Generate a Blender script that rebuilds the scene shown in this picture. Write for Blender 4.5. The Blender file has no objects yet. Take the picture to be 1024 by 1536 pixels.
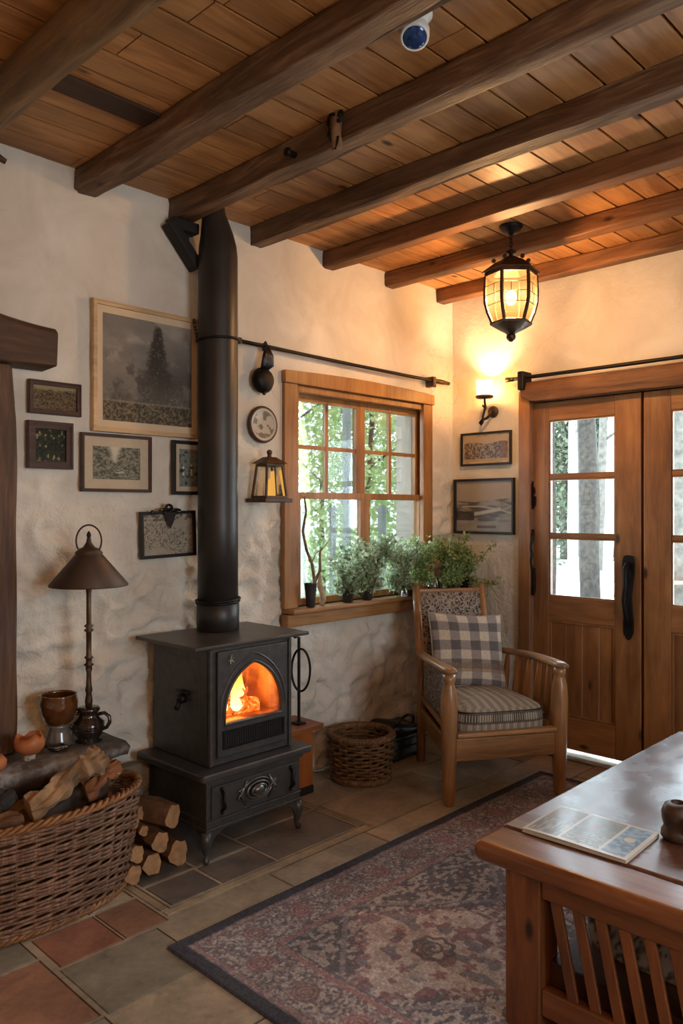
import bpy, bmesh, math, random
import numpy as np
from mathutils import Vector, Matrix, noise as mnoise
random.seed(7)
rng = np.random.default_rng(11)
S = bpy.context.scene
C = S.collection
PI = math.pi
R = math.radians
V = Vector

# ------------------------------------------------------------------ camera
F = 1165.0
CX, CY = .718, .696
cam = bpy.data.cameras.new('camera')
cam.sensor_fit = 'VERTICAL'; cam.sensor_height = 36; cam.sensor_width = 24
cam.lens = F / 1536 * 36; cam.shift_y = -3 / 1536
cam.clip_start = .02; cam.clip_end = 200
co = bpy.data.objects.new('camera', cam); C.objects.link(co)
co.location = (0, 0, 1.41); co.rotation_euler = (PI / 2, 0, math.atan2(CY, CX) - PI / 2)
S.camera = co
S.view_settings.view_transform = 'Standard'; S.view_settings.look = 'None'; S.view_settings.gamma = 1
S.view_settings.exposure = 0.14
cy = S.cycles
cy.max_bounces = 8; cy.diffuse_bounces = 4; cy.glossy_bounces = 3; cy.transmission_bounces = 6
cy.transparent_max_bounces = 24; cy.sample_clamp_indirect = 6; cy.caustics_reflective = False; cy.caustics_refractive = False
cy.use_denoising = True

def ray(px, py):
    u = (px - 512) / F
    return V((CX + u * CY, CY - u * CX, (765 - py) / F))
def onY(px, py, Y):                       # point of a plane parallel to the window wall
    d = ray(px, py); t = Y / d.y
    return V((d.x * t, Y, 1.41 + d.z * t))
def onX(px, py, X):
    d = ray(px, py); t = X / d.x
    return V((X, d.y * t, 1.41 + d.z * t))
def atT(px, t, z=0):                      # point at a depth in front of the viewer
    d = ray(px, 765)
    return V((d.x * t, d.y * t, z))

# ------------------------------------------------------------------ materials
def lin(c):
    return tuple((x / 12.92 if x <= .04045 else ((x + .055) / 1.055) ** 2.4) for x in c)
def hexc(h):
    return lin(tuple(int(h[i:i + 2], 16) / 255 for i in (0, 2, 4))) + (1,)
class NT:
    def __init__(s, name):
        s.m = bpy.data.materials.new(name); s.m.use_nodes = True
        s.t = s.m.node_tree; s.b = s.t.nodes['Principled BSDF']; s.out = s.t.nodes['Material Output']
    def n(s, typ, ins=None, **kw):
        x = s.t.nodes.new(typ)
        for k, v in kw.items(): setattr(x, k, v)
        for k, v in (ins or {}).items(): s.set(x, k, v)
        return x
    def set(s, x, k, v):
        sock = x.inputs[k]
        if isinstance(v, bpy.types.NodeSocket): s.t.links.new(v, sock)
        elif isinstance(v, bpy.types.Node): s.t.links.new(v.outputs[0], sock)
        else: sock.default_value = v
    def ramp(s, fac, stops):
        r = s.n('ShaderNodeValToRGB', {0: fac}); cr = r.color_ramp
        while len(cr.elements) < len(stops): cr.elements.new(.5)
        for e, (p, c) in zip(cr.elements, stops): e.position = p; e.color = c if len(c) == 4 else tuple(c) + (1,)
        return r
    def mix(s, fac, a, b, blend='MIX'):
        x = s.n('ShaderNodeMix', data_type='RGBA', blend_type=blend)
        s.set(x, 0, fac); s.set(x, 6, a); s.set(x, 7, b)
        return x.outputs[2]
    def math(s, op, a, b=0.0):
        return s.n('ShaderNodeMath', {0: a, 1: b}, operation=op).outputs[0]
    def obj(s, scale=(1, 1, 1), rand=True):
        tc = s.n('ShaderNodeTexCoord')
        mp = s.n('ShaderNodeMapping', {0: tc.outputs['Object'], 3: scale})
        if not rand: return mp.outputs[0]
        oi = s.n('ShaderNodeObjectInfo')
        mu = s.n('ShaderNodeVectorMath', {0: (13.1, 7.7, 5.3)}, operation='SCALE'); s.set(mu, 3, oi.outputs['Random'])
        return s.n('ShaderNodeVectorMath', {0: mp.outputs[0], 1: mu.outputs[0]}, operation='ADD').outputs[0]
    def noise(s, vec, scale, detail=4, rough=.55, dist=0):
        return s.n('ShaderNodeTexNoise', {'Vector': vec, 'Scale': scale, 'Detail': detail, 'Roughness': rough, 'Distortion': dist}).outputs[0]
    def bump(s, h, strength=.3, dist=.01, prev=None):
        b = s.n('ShaderNodeBump', {'Height': h, 'Strength': strength, 'Distance': dist})
        if prev is not None: s.set(b, 'Normal', prev)
        s.set(s.b, 'Normal', b.outputs[0]); return b.outputs[0]
    def fin(s, col=None, rough=None, metal=None, **kw):
        if col is not None: s.set(s.b, 'Base Color', col)
        if rough is not None: s.set(s.b, 'Roughness', rough)
        if metal is not None: s.set(s.b, 'Metallic', metal)
        for k, v in kw.items(): s.set(s.b, k.replace('_', ' '), v)
        return s.m

def wood(name, dark, mid, light, axis=1, grain=1.0, rough=.55, bump=.25, island=0.0, spec=.4, knots=True, coat=0):
    s = NT(name)
    sc = [9 * grain] * 3; sc[axis] = .9 * grain
    v = s.obj(tuple(sc))
    if island:
        ge = s.n('ShaderNodeNewGeometry')
        off = s.n('ShaderNodeVectorMath', {0: (37.0, 51.0, 23.0)}, operation='SCALE'); s.set(off, 3, ge.outputs['Random Per Island'])
        v = s.n('ShaderNodeVectorMath', {0: v, 1: off.outputs[0]}, operation='ADD').outputs[0]
    n1 = s.noise(v, 1.2, 6, .6, 1.2)
    n2 = s.noise(v, 7, 4, .65, .3)
    f = s.math('ADD', s.math('MULTIPLY', n1, .72), s.math('MULTIPLY', n2, .28))
    col = s.ramp(f, [(.30, dark), (.50, mid), (.70, light)]).outputs[0]
    v2 = s.obj((1, 1, 1))
    blot = s.ramp(s.noise(v2, 2.3, 3), [(.35, (.72, .72, .72)), (.65, (1.12, 1.1, 1.08))]).outputs[0]
    col = s.mix(1.0, col, blot, 'MULTIPLY')
    if knots:
        sc2 = [4.2] * 3; sc2[axis] = 1.9
        vk = s.n('ShaderNodeTexVoronoi', {'Vector': s.obj(tuple(sc2)), 'Scale': 1.3})
        kf = s.ramp(vk.outputs['Distance'], [(.045, (1, 1, 1)), (.10, (0, 0, 0))]).outputs[0]
        col = s.mix(kf, col, tuple(x * .35 for x in dark[:3]) + (1,))
    if island:
        hv = s.n('ShaderNodeHueSaturation', {'Color': col})
        s.set(hv, 'Value', s.math('ADD', s.math('MULTIPLY', ge.outputs['Random Per Island'], island), 1 - island / 2))
        col = hv.outputs[0]
    s.bump(f, bump, .012)
    return s.fin(col, rough, None, Specular_IOR_Level=spec, Coat_Weight=coat, Coat_Roughness=.15)

def plain(name, col, rough=.5, metal=0, var=.25, scale=20, bump=.1, spec=.5, coat=0, bd=.003):
    s = NT(name); v = s.obj()
    n = s.noise(v, scale, 5)
    c = s.mix(1.0, col, s.ramp(n, [(.3, (1 - var,) * 3), (.7, (1 + var,) * 3)]).outputs[0], 'MULTIPLY')
    if bump: s.bump(n, bump, bd)
    return s.fin(c, rough, metal, Specular_IOR_Level=spec, Coat_Weight=coat, Coat_Roughness=.1)

def vcol(name, rough=.7, bump=0, scale=400, coat=0, spec=.3):
    s = NT(name)
    a = s.n('ShaderNodeVertexColor', layer_name='Col')
    if bump: s.bump(s.noise(s.obj(), scale, 3), bump, .002)
    return s.fin(a.outputs[0], rough, None, Coat_Weight=coat, Coat_Roughness=.12, Specular_IOR_Level=spec)

def glass(name, tint=(.95, .97, .96, 1), fac=.08, rough=.02):
    s = NT(name)
    tr = s.n('ShaderNodeBsdfTransparent', {0: tint}); gl = s.n('ShaderNodeBsdfGlossy', {'Color': (1, 1, 1, 1), 'Roughness': rough})
    lw = s.n('ShaderNodeFresnel', {0: 1.45})
    mx = s.n('ShaderNodeMixShader', {0: s.math('MINIMUM', s.math('MULTIPLY', lw.outputs[0], fac * 12), .9), 1: tr.outputs[0], 2: gl.outputs[0]})
    s.t.links.new(mx.outputs[0], s.out.inputs[0]); return s.m

def emis(name, col, strength, transp=0.0, tint=(1, .8, .5, 1), tex=None):
    s = NT(name)
    e = s.n('ShaderNodeEmission', {0: col, 1: strength})
    if tex: 
        s.set(e, 0, tex(s))
    if transp:
        t = s.n('ShaderNodeBsdfTransparent', {0: tint})
        mx = s.n('ShaderNodeMixShader', {0: 1 - transp, 1: t.outputs[0], 2: e.outputs[0]})
        s.t.links.new(mx.outputs[0], s.out.inputs[0])
    else: s.t.links.new(e.outputs[0], s.out.inputs[0])
    return s.m

M = {}
def plaster():
    s = NT('plaster'); v = s.obj(rand=False)
    n1 = s.noise(v, 3.2, 6, .6, .8); n2 = s.noise(v, 22, 5, .6, .6); n3 = s.noise(v, 1.1, 3)
    col = s.ramp(n1, [(.3, hexc('ccc2b3')), (.6, hexc('ddd5c8')), (.8, hexc('e4dcd0'))]).outputs[0]
    col = s.mix(1.0, col, s.ramp(n3, [(.35, (.9, .88, .85)), (.65, (1.03, 1.02, 1.0))]).outputs[0], 'MULTIPLY')
    # hairline trowel cracks
    vo = s.n('ShaderNodeTexVoronoi', {'Vector': s.n('ShaderNodeVectorMath', {0: v, 1: s.n('ShaderNodeVectorMath', {0: s.n('ShaderNodeTexNoise', {'Vector': v, 'Scale': 2.5, 'Detail': 4.0}).outputs['Color'], 3: .7}, operation='SCALE').outputs[0]}, operation='ADD').outputs[0], 'Scale': 1.7}, feature='DISTANCE_TO_EDGE')
    ck = s.math('MULTIPLY', s.ramp(vo.outputs['Distance'], [(0, (1, 1, 1)), (.012, (0, 0, 0))]).outputs[0], s.ramp(s.noise(v, 1.9, 2), [(.5, (0, 0, 0)), (.62, (.35, .35, .35))]).outputs[0])
    col = s.mix(ck, col, hexc('a8967c'))
    h = s.math('ADD', s.math('MULTIPLY', n1, 1.0), s.math('ADD', s.math('MULTIPLY', n2, .55), s.math('MULTIPLY', s.noise(v, 70, 4, .6, .4), .16)))
    z = s.n('ShaderNodeSeparateXYZ', {0: v}).outputs[2]
    amp = s.n('ShaderNodeMapRange', {0: z, 1: 1.9, 2: .9, 3: .22, 4: .95}).outputs[0]
    b = s.n('ShaderNodeBump', {'Height': h, 'Distance': .03}); s.set(b, 'Strength', amp)
    s.set(s.b, 'Normal', b.outputs[0])
    return s.fin(col, .9, None, Specular_IOR_Level=.15)
M['plaster'] = plaster()
M['ceil'] = wood('ceiling_plank_wood', hexc('7c4a26'), hexc('b07946'), hexc('cb965c'), axis=0, rough=.5, island=.34, bump=.15)
M['ceil_dark'] = wood('dark_plank_wood', hexc('33200f'), hexc('432a18'), hexc('523620'), axis=0, rough=.6)
M['groove'] = plain('groove_dark', hexc('1c120a'), .9)
M['beam'] = wood('beam_wood', hexc('3a2616'), hexc('664a33'), hexc('96785a'), axis=1, grain=1.5, rough=.62, bump=.8)
M['beam2'] = wood('warm_beam_wood', hexc('452711'), hexc('774c2a'), hexc('946640'), axis=1, grain=1.3, rough=.6, bump=.7)
M['log'] = wood('log_beam_wood', hexc('42301a'), hexc('6c5030'), hexc('8a6c44'), axis=1, grain=1.6, rough=.6, bump=.9)
M['oldx'] = wood('old_timber_x', hexc('2a1a0e'), hexc('50341f'), hexc('765437'), axis=0, grain=1.4, rough=.6, bump=.8)
M['oldz'] = wood('old_timber_z', hexc('2a1a0e'), hexc('553923'), hexc('7c5c40'), axis=2, grain=1.2, rough=.6, bump=.8)
for ax, k in enumerate('xyz'):
    M['pine' + k] = wood('honey_pine_' + k, hexc('7c5029'), hexc('a1703f'), hexc('b98850'), axis=ax, rough=.42, bump=.15, grain=1.2)
    M['door' + k] = wood('door_oak_' + k, hexc('6c4524'), hexc('8e5e34'), hexc('a47345'), axis=ax, rough=.4, bump=.12, grain=1.3, coat=.15)
    M['chair' + k] = wood('chair_oak_' + k, hexc('6a482a'), hexc('9c7046'), hexc('b98a5a'), axis=ax, rough=.35, bump=.15, grain=1.8, coat=.25, knots=False)
    M['table' + k] = wood('table_wood_' + k, hexc('4a2a18'), hexc('764626'), hexc('945e38'), axis=ax, rough=.32, bump=.1, grain=1.3, coat=.3)
M['tabletop'] = wood('table_top_wood', hexc('3c2318'), hexc('5e3a2a'), hexc('7a503c'), axis=0, rough=.34, bump=.12, grain=.8, coat=.9, knots=False)
_t = M['tabletop'].node_tree; _n = _t.nodes.new('ShaderNodeTexNoise'); _n.inputs['Scale'].default_value = 5; _n.inputs['Detail'].default_value = 5
_c = _t.nodes.new('ShaderNodeTexCoord'); _t.links.new(_c.outputs['Object'], _n.inputs['Vector'])
_r = _t.nodes.new('ShaderNodeMapRange'); _r.inputs[1].default_value = .35; _r.inputs[2].default_value = .65; _r.inputs[3].default_value = .10; _r.inputs[4].default_value = .42
_t.links.new(_n.outputs[0], _r.inputs[0]); _t.links.new(_r.outputs[0], _t.nodes['Principled BSDF'].inputs['Coat Roughness'])
M['wframe'] = wood('dark_frame_wood', hexc('2c190e'), hexc('4a2e1d'), hexc('5c3b26'), axis=0, rough=.45, bump=.2, grain=3)
M['lframe'] = wood('pale_frame_wood', hexc('b08c62'), hexc('caa87c'), hexc('d9bb92'), axis=0, rough=.5, bump=.1, grain=2, knots=False)
M['bframe'] = plain('black_frame', hexc('1d1613'), .45)
M['iron'] = plain('cast_iron', hexc('4a4744'), .40, .4, .25, 30, .2)
M['stovetop'] = plain('stove_plate', hexc('4a4643'), .38, .4, .3, 8, .15)
M['pipe'] = plain('stovepipe_steel', hexc('322d29'), .42, .4, .2, 6, .08)
M['blackmetal'] = plain('wrought_iron', hexc('1b1715'), .5, .6, .4, 40, .4)
M['bronze'] = plain('aged_bronze', hexc('54402f'), .45, .7, .45, 25, .3)
M['copper'] = plain('lamp_shade_copper', hexc('4c3a2c'), .55, .45, .3, 12, .1)
M['brick'] = plain('fire_brick', hexc('b08058'), .9, 0, .75, 9, .8, bd=.02)
M['white_plastic'] = plain('white_plastic', hexc('d9d4cb'), .35, 0, .03, 5, 0)
M['bluelens'] = plain('blue_lens', hexc('24406e'), .12, .3, .6, 90, 0)
M['glass'] = glass('window_glass')
M['clear'] = glass('clear_glass', (.93, .95, .95, 1), .12)
M['amberglass'] = glass('amber_glass', (.75, .36, .10, 1), .16)
M['amber_in'] = plain('amber_glaze', hexc('5e3818'), .08, .2, .5, 18, .1, coat=1)
M['greyglaze'] = plain('grey_glaze', hexc('6a6258'), .18, 0, .4, 14, .1, coat=.6)
M['darkglaze'] = plain('dark_glazed_pottery', hexc('241a15'), .14, .1, .4, 20, .15, coat=.8)
M['orange'] = plain('orange_skin', hexc('b0683c'), .5, 0, .2, 9, .15)
M['terracotta'] = plain('terracotta', hexc('8f5638'), .8, 0, .2, 12, .1)
M['chalk'] = plain('chalk_stone', hexc('a99a86'), .85, 0, .4, 30, .6, bd=.01)
M['red'] = plain('red_enamel', hexc('b3121a'), .2, 0, .1, 10, 0, coat=.5)
M['blackleather'] = plain('black_leather', hexc('141214'), .32, 0, .4, 40, .4)
M['bark'] = plain('bark', hexc('2a241f'), .9, 0, .8, 14, .9, bd=.02)
M['barkgrey'] = plain('grey_bark', hexc('4e4a44'), .9, 0, .45, 9, .8, bd=.02)
M['barkpale'] = plain('pale_bark', hexc('8f8b82'), .85, 0, .25, 6, .5, bd=.02)
M['cut'] = plain('cut_wood_end', hexc('a27a52'), .8, 0, .3, 35, .3)
M['logbark'] = plain('log_bark', hexc('6d4a2e'), .8, 0, .4, 22, .8, bd=.01)
M['wicker'] = wood('wicker', hexc('3c281c'), hexc('76543e'), hexc('a68468'), axis=2, grain=4, rough=.5, bump=.3, knots=False)
M['rimwicker'] = wood('rim_wicker', hexc('4e2e16'), hexc('8a5c32'), hexc('b58250'), axis=0, grain=4, rough=.5, bump=.3, knots=False)
M['wicker2'] = wood('small_basket_wicker', hexc('38220f'), hexc('6e4c2b'), hexc('a07a4e'), axis=2, grain=5, rough=.55, bump=.3, knots=False)
M['soil'] = plain('potting_soil', hexc('1e150e'), .95)
M['darkpot'] = plain('dark_pot', hexc('2b241e'), .5)
M['candle'] = plain('candle_wax', hexc('d8922e'), .5)
M['post_paint'] = plain('porch_paint', hexc('7c827e'), .7)
M['paper'] = plain('magazine_paper', hexc('cfc4b2'), .6, 0, .06, 30, 0)
M['matboard'] = plain('mat_board', hexc('b9a88f'), .8, 0, .05, 40, 0)
M['print'] = vcol('print', .3, coat=.25)
M['rug'] = vcol('rug_pile', .95, .5, 300, spec=.1)
M['cloth'] = vcol('printed_cloth', .9, .35, 500, spec=.1)

def slate():
    s = NT('stone_slab'); v = s.obj(rand=False)
    n1 = s.noise(v, 6, 6, .65, .6); n2 = s.noise(v, 30, 5, .6)
    col = s.ramp(s.math('ADD', s.math('MULTIPLY', n1, .7), s.math('MULTIPLY', n2, .3)), [(.34, hexc('2a2420')), (.50, hexc('5a5048')), (.62, hexc('8f8a84'))]).outputs[0]
    s.bump(s.math('ADD', n1, s.math('MULTIPLY', n2, .4)), .8, .02)
    return s.fin(col, .55)
M['slab'] = slate()
def floormat():
    s = NT('floor_tiles'); v = s.obj(rand=False)
    a = s.n('ShaderNodeVertexColor', layer_name='Col')
    n1 = s.noise(v, 4.5, 6, .62, .5); n2 = s.noise(v, 38, 4, .6)
    f = s.math('ADD', s.math('MULTIPLY', n1, .75), s.math('MULTIPLY', n2, .25))
    col = s.mix(1.0, a.outputs[0], s.ramp(f, [(.32, (.5, .5, .52)), (.5, (1, 1, 1)), (.68, (1.5, 1.46, 1.4))]).outputs[0], 'MULTIPLY')
    s.bump(f, .7, .012)
    return s.fin(col, s.ramp(n1, [(.3, (.36,) * 3), (.7, (.6,) * 3)]).outputs[0], None, Specular_IOR_Level=.45)
M['floor'] = floormat()
def lace():
    s = NT('lace_fabric'); v = s.obj(rand=False)
    vv = s.n('ShaderNodeVectorMath', {0: v, 1: s.n('ShaderNodeVectorMath', {0: s.n('ShaderNodeTexNoise', {'Vector': v, 'Scale': 16.0, 'Detail': 3.0}).outputs['Color'], 3: .06}, operation='SCALE').outputs[0]}, operation='ADD').outputs[0]
    fs = None
    for sc in (30, 52):
        vo = s.n('ShaderNodeTexVoronoi', {'Vector': vv, 'Scale': sc}, feature='DISTANCE_TO_EDGE')
        r = s.ramp(vo.outputs['Distance'], [(.05, (1, 1, 1)), (.10, (0, 0, 0))]).outputs[0]
        fs = r if fs is None else s.math('MAXIMUM', fs, r)
    col = s.mix(fs, hexc('4b3f36'), hexc('a59a8c'))
    s.bump(fs, .5, .003)
    return s.fin(col, .9)
M['lace'] = lace()
def leafmat(name, a, b, transl=.45):
    s = NT(name); ge = s.n('ShaderNodeNewGeometry')
    col = s.ramp(ge.outputs['Random Per Island'], [(0, a), (1, b)]).outputs[0]
    s.fin(col, .5)
    tl = s.n('ShaderNodeBsdfTranslucent', {0: col})
    mx = s.n('ShaderNodeMixShader', {0: transl, 1: s.b.outputs[0], 2: tl.outputs[0]})
    s.t.links.new(mx.outputs[0], s.out.inputs[0]); return s.m
M['leaf'] = leafmat('houseplant_leaf', hexc('66853e'), hexc('c2d294'))
M['leafgrey'] = leafmat('greygreen_leaf', hexc('74885f'), hexc('c6d2b2'))
M['leafyellow'] = leafmat('yellow_leaf', hexc('8a8a1e'), hexc('c3b93a'))
M['leafout'] = leafmat('tree_leaf', hexc('86a35c'), hexc('d0dca8'), .6)
M['leafout2'] = leafmat('pine_leaf', hexc('3a4434'), hexc('77856c'), .45)
M['petal'] = plain('red_petal', hexc('b4533a'), .6)
M['stem'] = plain('plant_stem', hexc('6b5a3c'), .8)
M['outground'] = plain('pale_gravel', hexc('c9c7c0'), .95, 0, .15, 3, .3)

# ------------------------------------------------------------------ mesh helpers
def new(): return bmesh.new()
def obj(name, bm, mat, parent=None, loc=None, smooth=False, bevel=0, seg=2, subsurf=0, rot=None):
    me = bpy.data.meshes.new(name)
    bmesh.ops.recalc_face_normals(bm, faces=bm.faces)
    bm.to_mesh(me); bm.free()
    for m in (mat if isinstance(mat, (list, tuple)) else [mat]): me.materials.append(m)
    o = bpy.data.objects.new(name, me); C.objects.link(o)
    if parent is not None: o.parent = parent
    if loc is not None: o.location = loc
    if rot is not None: o.rotation_euler = rot
    if smooth: me.shade_smooth()
    if bevel:
        b = o.modifiers.new('bevel', 'BEVEL'); b.width = bevel; b.segments = seg; b.limit_method = 'ANGLE'; b.angle_limit = R(35)
        me.shade_smooth()
        w = o.modifiers.new('wn', 'WEIGHTED_NORMAL')
    if subsurf:
        b = o.modifiers.new('sub', 'SUBSURF'); b.levels = subsurf; b.render_levels = subsurf; me.shade_smooth()
    return o
def thing(name, label, cat, loc=(0, 0, 0), rotz=0, group=None):
    o = bpy.data.objects.new(name, None); C.objects.link(o)
    o.empty_display_size = .1; o.location = loc; o.rotation_euler = (0, 0, rotz)
    return tag(o, label, cat, group)
def tag(o, label, cat, group=None, kind=None):
    o['label'] = label; o['category'] = cat
    if group: o['group'] = group
    if kind: o['kind'] = kind
    return o
def struct(o): o['kind'] = 'structure'; return o
def box(bm, x0, x1, y0, y1, z0, z1, mi=0):
    vs = [bm.verts.new((x, y, z)) for z in (z0, z1) for x, y in ((x0, y0), (x1, y0), (x1, y1), (x0, y1))]
    for q in ((0, 1, 2, 3), (4, 5, 6, 7), (0, 1, 5, 4), (1, 2, 6, 5), (2, 3, 7, 6), (3, 0, 4, 7)):
        f = bm.faces.new([vs[i] for i in q]); f.material_index = mi
    return vs
def obox(bm, p0, p1, w, h, up=V((0, 0, 1))):
    """a bar from p0 to p1 with width w (sideways) and height h"""
    p0, p1 = V(p0), V(p1); d = (p1 - p0).normalized(); s = d.cross(up).normalized(); u = s.cross(d)
    vs = [bm.verts.new(p + s * a * w / 2 + u * b * h / 2) for p in (p0, p1) for a, b in ((-1, -1), (1, -1), (1, 1), (-1, 1))]
    for q in ((0, 1, 2, 3), (4, 5, 6, 7), (0, 1, 5, 4), (1, 2, 6, 5), (2, 3, 7, 6), (3, 0, 4, 7)): bm.faces.new([vs[i] for i in q])
def tube(bm, pts, rad, seg=8, closed=False, cap=True, capmi=None, jit=0):
    pts = [V(p) for p in pts]; n = len(pts)
    rad = rad if isinstance(rad, (list, tuple)) else [rad] * n
    t0 = (pts[1] - pts[0]).normalized()
    a = V((0, 0, 1)) if abs(t0.z) < .9 else V((1, 0, 0))
    nrm = t0.cross(a).normalized(); rings = []
    for i in range(n):
        if closed: t = (pts[(i + 1) % n] - pts[i - 1]).normalized()
        else: t = (pts[min(i + 1, n - 1)] - pts[max(i - 1, 0)]).normalized()
        nrm = (nrm - t * nrm.dot(t)).normalized(); b = t.cross(nrm)
        rr = []
        for k in range(seg):
            an = 2 * PI * k / seg; r = rad[i]
            if jit: r *= 1 + jit * mnoise.noise(pts[i] * 9 + V((math.cos(an), math.sin(an), 0)) * 1.4) + jit * .45 * mnoise.noise(pts[i] * 24 + V((math.cos(an), math.sin(an), 5)) * 3.1)
            rr.append(bm.verts.new(pts[i] + nrm * math.cos(an) * r + b * math.sin(an) * r))
        rings.append(rr)
    m = n if closed else n - 1
    for i in range(m):
        A, B = rings[i], rings[(i + 1) % n]
        for k in range(seg): bm.faces.new((A[k], A[(k + 1) % seg], B[(k + 1) % seg], B[k]))
    if cap and not closed:
        for rr in (rings[0], rings[-1]):
            f = bm.faces.new(rr)
            if capmi is not None: f.material_index = capmi
    return rings
def lathe(bm, prof, seg=24, o=(0, 0, 0), sx=1, sy=1, ax='z', capt=True):
    rings = []
    for r, z in prof:
        rr = []
        for k in range(seg):
            a = 2 * PI * k / seg; x, y = r * math.cos(a) * sx, r * math.sin(a) * sy
            p = (x, y, z) if ax == 'z' else ((x, z, y) if ax == 'y' else (z, x, y))
            rr.append(bm.verts.new((o[0] + p[0], o[1] + p[1], o[2] + p[2])))
        rings.append(rr)
    for A, B in zip(rings, rings[1:]):
        for k in range(seg): bm.faces.new((A[k], A[(k + 1) % seg], B[(k + 1) % seg], B[k]))
    if capt:
        if prof[0][0] > 1e-5: bm.faces.new(rings[0])
        if prof[-1][0] > 1e-5: bm.faces.new(rings[-1])
    return rings
def polyray(poly, c, ang):
    d = (math.cos(ang), math.sin(ang)); best = None
    for (x0, z0), (x1, z1) in zip(poly, poly[1:] + poly[:1]):
        ex, ez = x1 - x0, z1 - z0; den = d[0] * ez - d[1] * ex
        if abs(den) < 1e-12: continue
        t = ((x0 - c[0]) * ez - (z0 - c[1]) * ex) / den
        s = ((x0 - c[0]) * d[1] - (z0 - c[1]) * d[0]) / den
        if t > 1e-9 and -1e-6 <= s <= 1 + 1e-6 and (best is None or t > best): best = t
    return (c[0] + d[0] * best, c[1] + d[1] * best)
def ring(bm, outer, inner, y0, y1, c=None, f=None):
    """plate in the xz plane with a hole, between depth y0 and y1"""
    if c is None: c = (sum(p[0] for p in inner) / len(inner), sum(p[1] for p in inner) / len(inner))
    an = sorted(set(round(math.atan2(z - c[1], x - c[0]), 6) for x, z in outer + inner))
    O = [polyray(outer, c, a) for a in an]; I = [polyray(inner, c, a) for a in an]; n = len(an)
    P = f or (lambda x, y, z: (x, y, z))
    L = [[bm.verts.new(P(x, y, z)) for x, z in pts] for pts, y in ((O, y0), (I, y0), (O, y1), (I, y1))]
    for i in range(n):
        j = (i + 1) % n
        bm.faces.new((L[0][i], L[0][j], L[1][j], L[1][i])); bm.faces.new((L[2][i], L[2][j], L[3][j], L[3][i]))
        bm.faces.new((L[0][i], L[0][j], L[2][j], L[2][i])); bm.faces.new((L[1][i], L[1][j], L[3][j], L[3][i]))
def rect(x0, x1, z0, z1): return [(x0, z0), (x1, z0), (x1, z1), (x0, z1)]
def prism(bm, pts, y0, y1, f=None):
    P = f or (lambda x, y, z: (x, y, z))
    A = [bm.verts.new(P(x, y0, z)) for x, z in pts]; B = [bm.verts.new(P(x, y1, z)) for x, z in pts]
    bm.faces.new(A); bm.faces.new(B)
    for i in range(len(pts)): bm.faces.new((A[i], A[i - 1], B[i - 1], B[i]))
def blob(bm, o, r, sub=3, amp=.15, freq=3, seed=0, sc=(1, 1, 1)):
    g = bmesh.ops.create_icosphere(bm, subdivisions=sub, radius=1)
    for v in g['verts']:
        d = v.co.normalized(); k = 1 + amp * mnoise.noise(d * freq + V((seed, seed * .7, 0)))
        v.co = V(o) + V((d.x * r * sc[0], d.y * r * sc[1], d.z * r * sc[2])) * k

def fnoise(x, y, seed=0):
    xi = np.floor(x).astype(np.int64); yi = np.floor(y).astype(np.int64); xf = x - xi; yf = y - yi
    def h(a, b):
        n = (a * 374761393 + b * 668265263 + seed * 974711) & 0x7fffffff
        n = ((n ^ (n >> 13)) * 1274126177) & 0x7fffffff
        return ((n ^ (n >> 16)) & 0xffff) / 65535.0
    u = xf * xf * (3 - 2 * xf); v = yf * yf * (3 - 2 * yf)
    return (h(xi, yi) * (1 - u) + h(xi + 1, yi) * u) * (1 - v) + (h(xi, yi + 1) * (1 - u) + h(xi + 1, yi + 1) * u) * v
def fbm(x, y, seed=0, o=4):
    r = 0; a = .5
    for i in range(o): r = r + a * fnoise(x, y, seed + i * 17); x = x * 2.03; y = y * 2.03; a *= .5
    return r / (1 - .5 ** o)
def lerp(a, b, t): t = np.clip(t, 0, 1)[..., None]; return np.asarray(a) * (1 - t) + np.asarray(b) * t
def sm(a, b, x): t = np.clip((x - a) / (b - a), 0, 1); return t * t * (3 - 2 * t)
def rgb(h): return np.array([int(h[i:i + 2], 16) / 255 for i in (0, 2, 4)])
def nlin(c): c = np.clip(c, 0, 1.5); return np.where(c <= .04045, c / 12.92, ((c + .055) / 1.055) ** 2.4)
def gridmesh(name, P, col, mat, parent=None, loc=None, smooth=True):
    """P (ny,nx,3) points, col (ny,nx,3) sRGB"""
    ny, nx = P.shape[:2]
    idx = np.arange(nx * ny).reshape(ny, nx)
    q = np.stack([idx[:-1, :-1], idx[:-1, 1:], idx[1:, 1:], idx[1:, :-1]], -1).reshape(-1, 4)
    me = bpy.data.meshes.new(name); me.from_pydata(P.reshape(-1, 3).tolist(), [], q.tolist())
    if col is not None:
        at = me.color_attributes.new('Col', 'FLOAT_COLOR', 'POINT')
        c4 = np.ones((nx * ny, 4), np.float32); c4[:, :3] = nlin(col).reshape(-1, 3); at.data.foreach_set('color', c4.ravel())
    me.materials.append(mat)
    if smooth: me.shade_smooth()
    o = bpy.data.objects.new(name, me); C.objects.link(o)
    if parent is not None: o.parent = parent
    if loc is not None: o.location = loc
    return o

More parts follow.
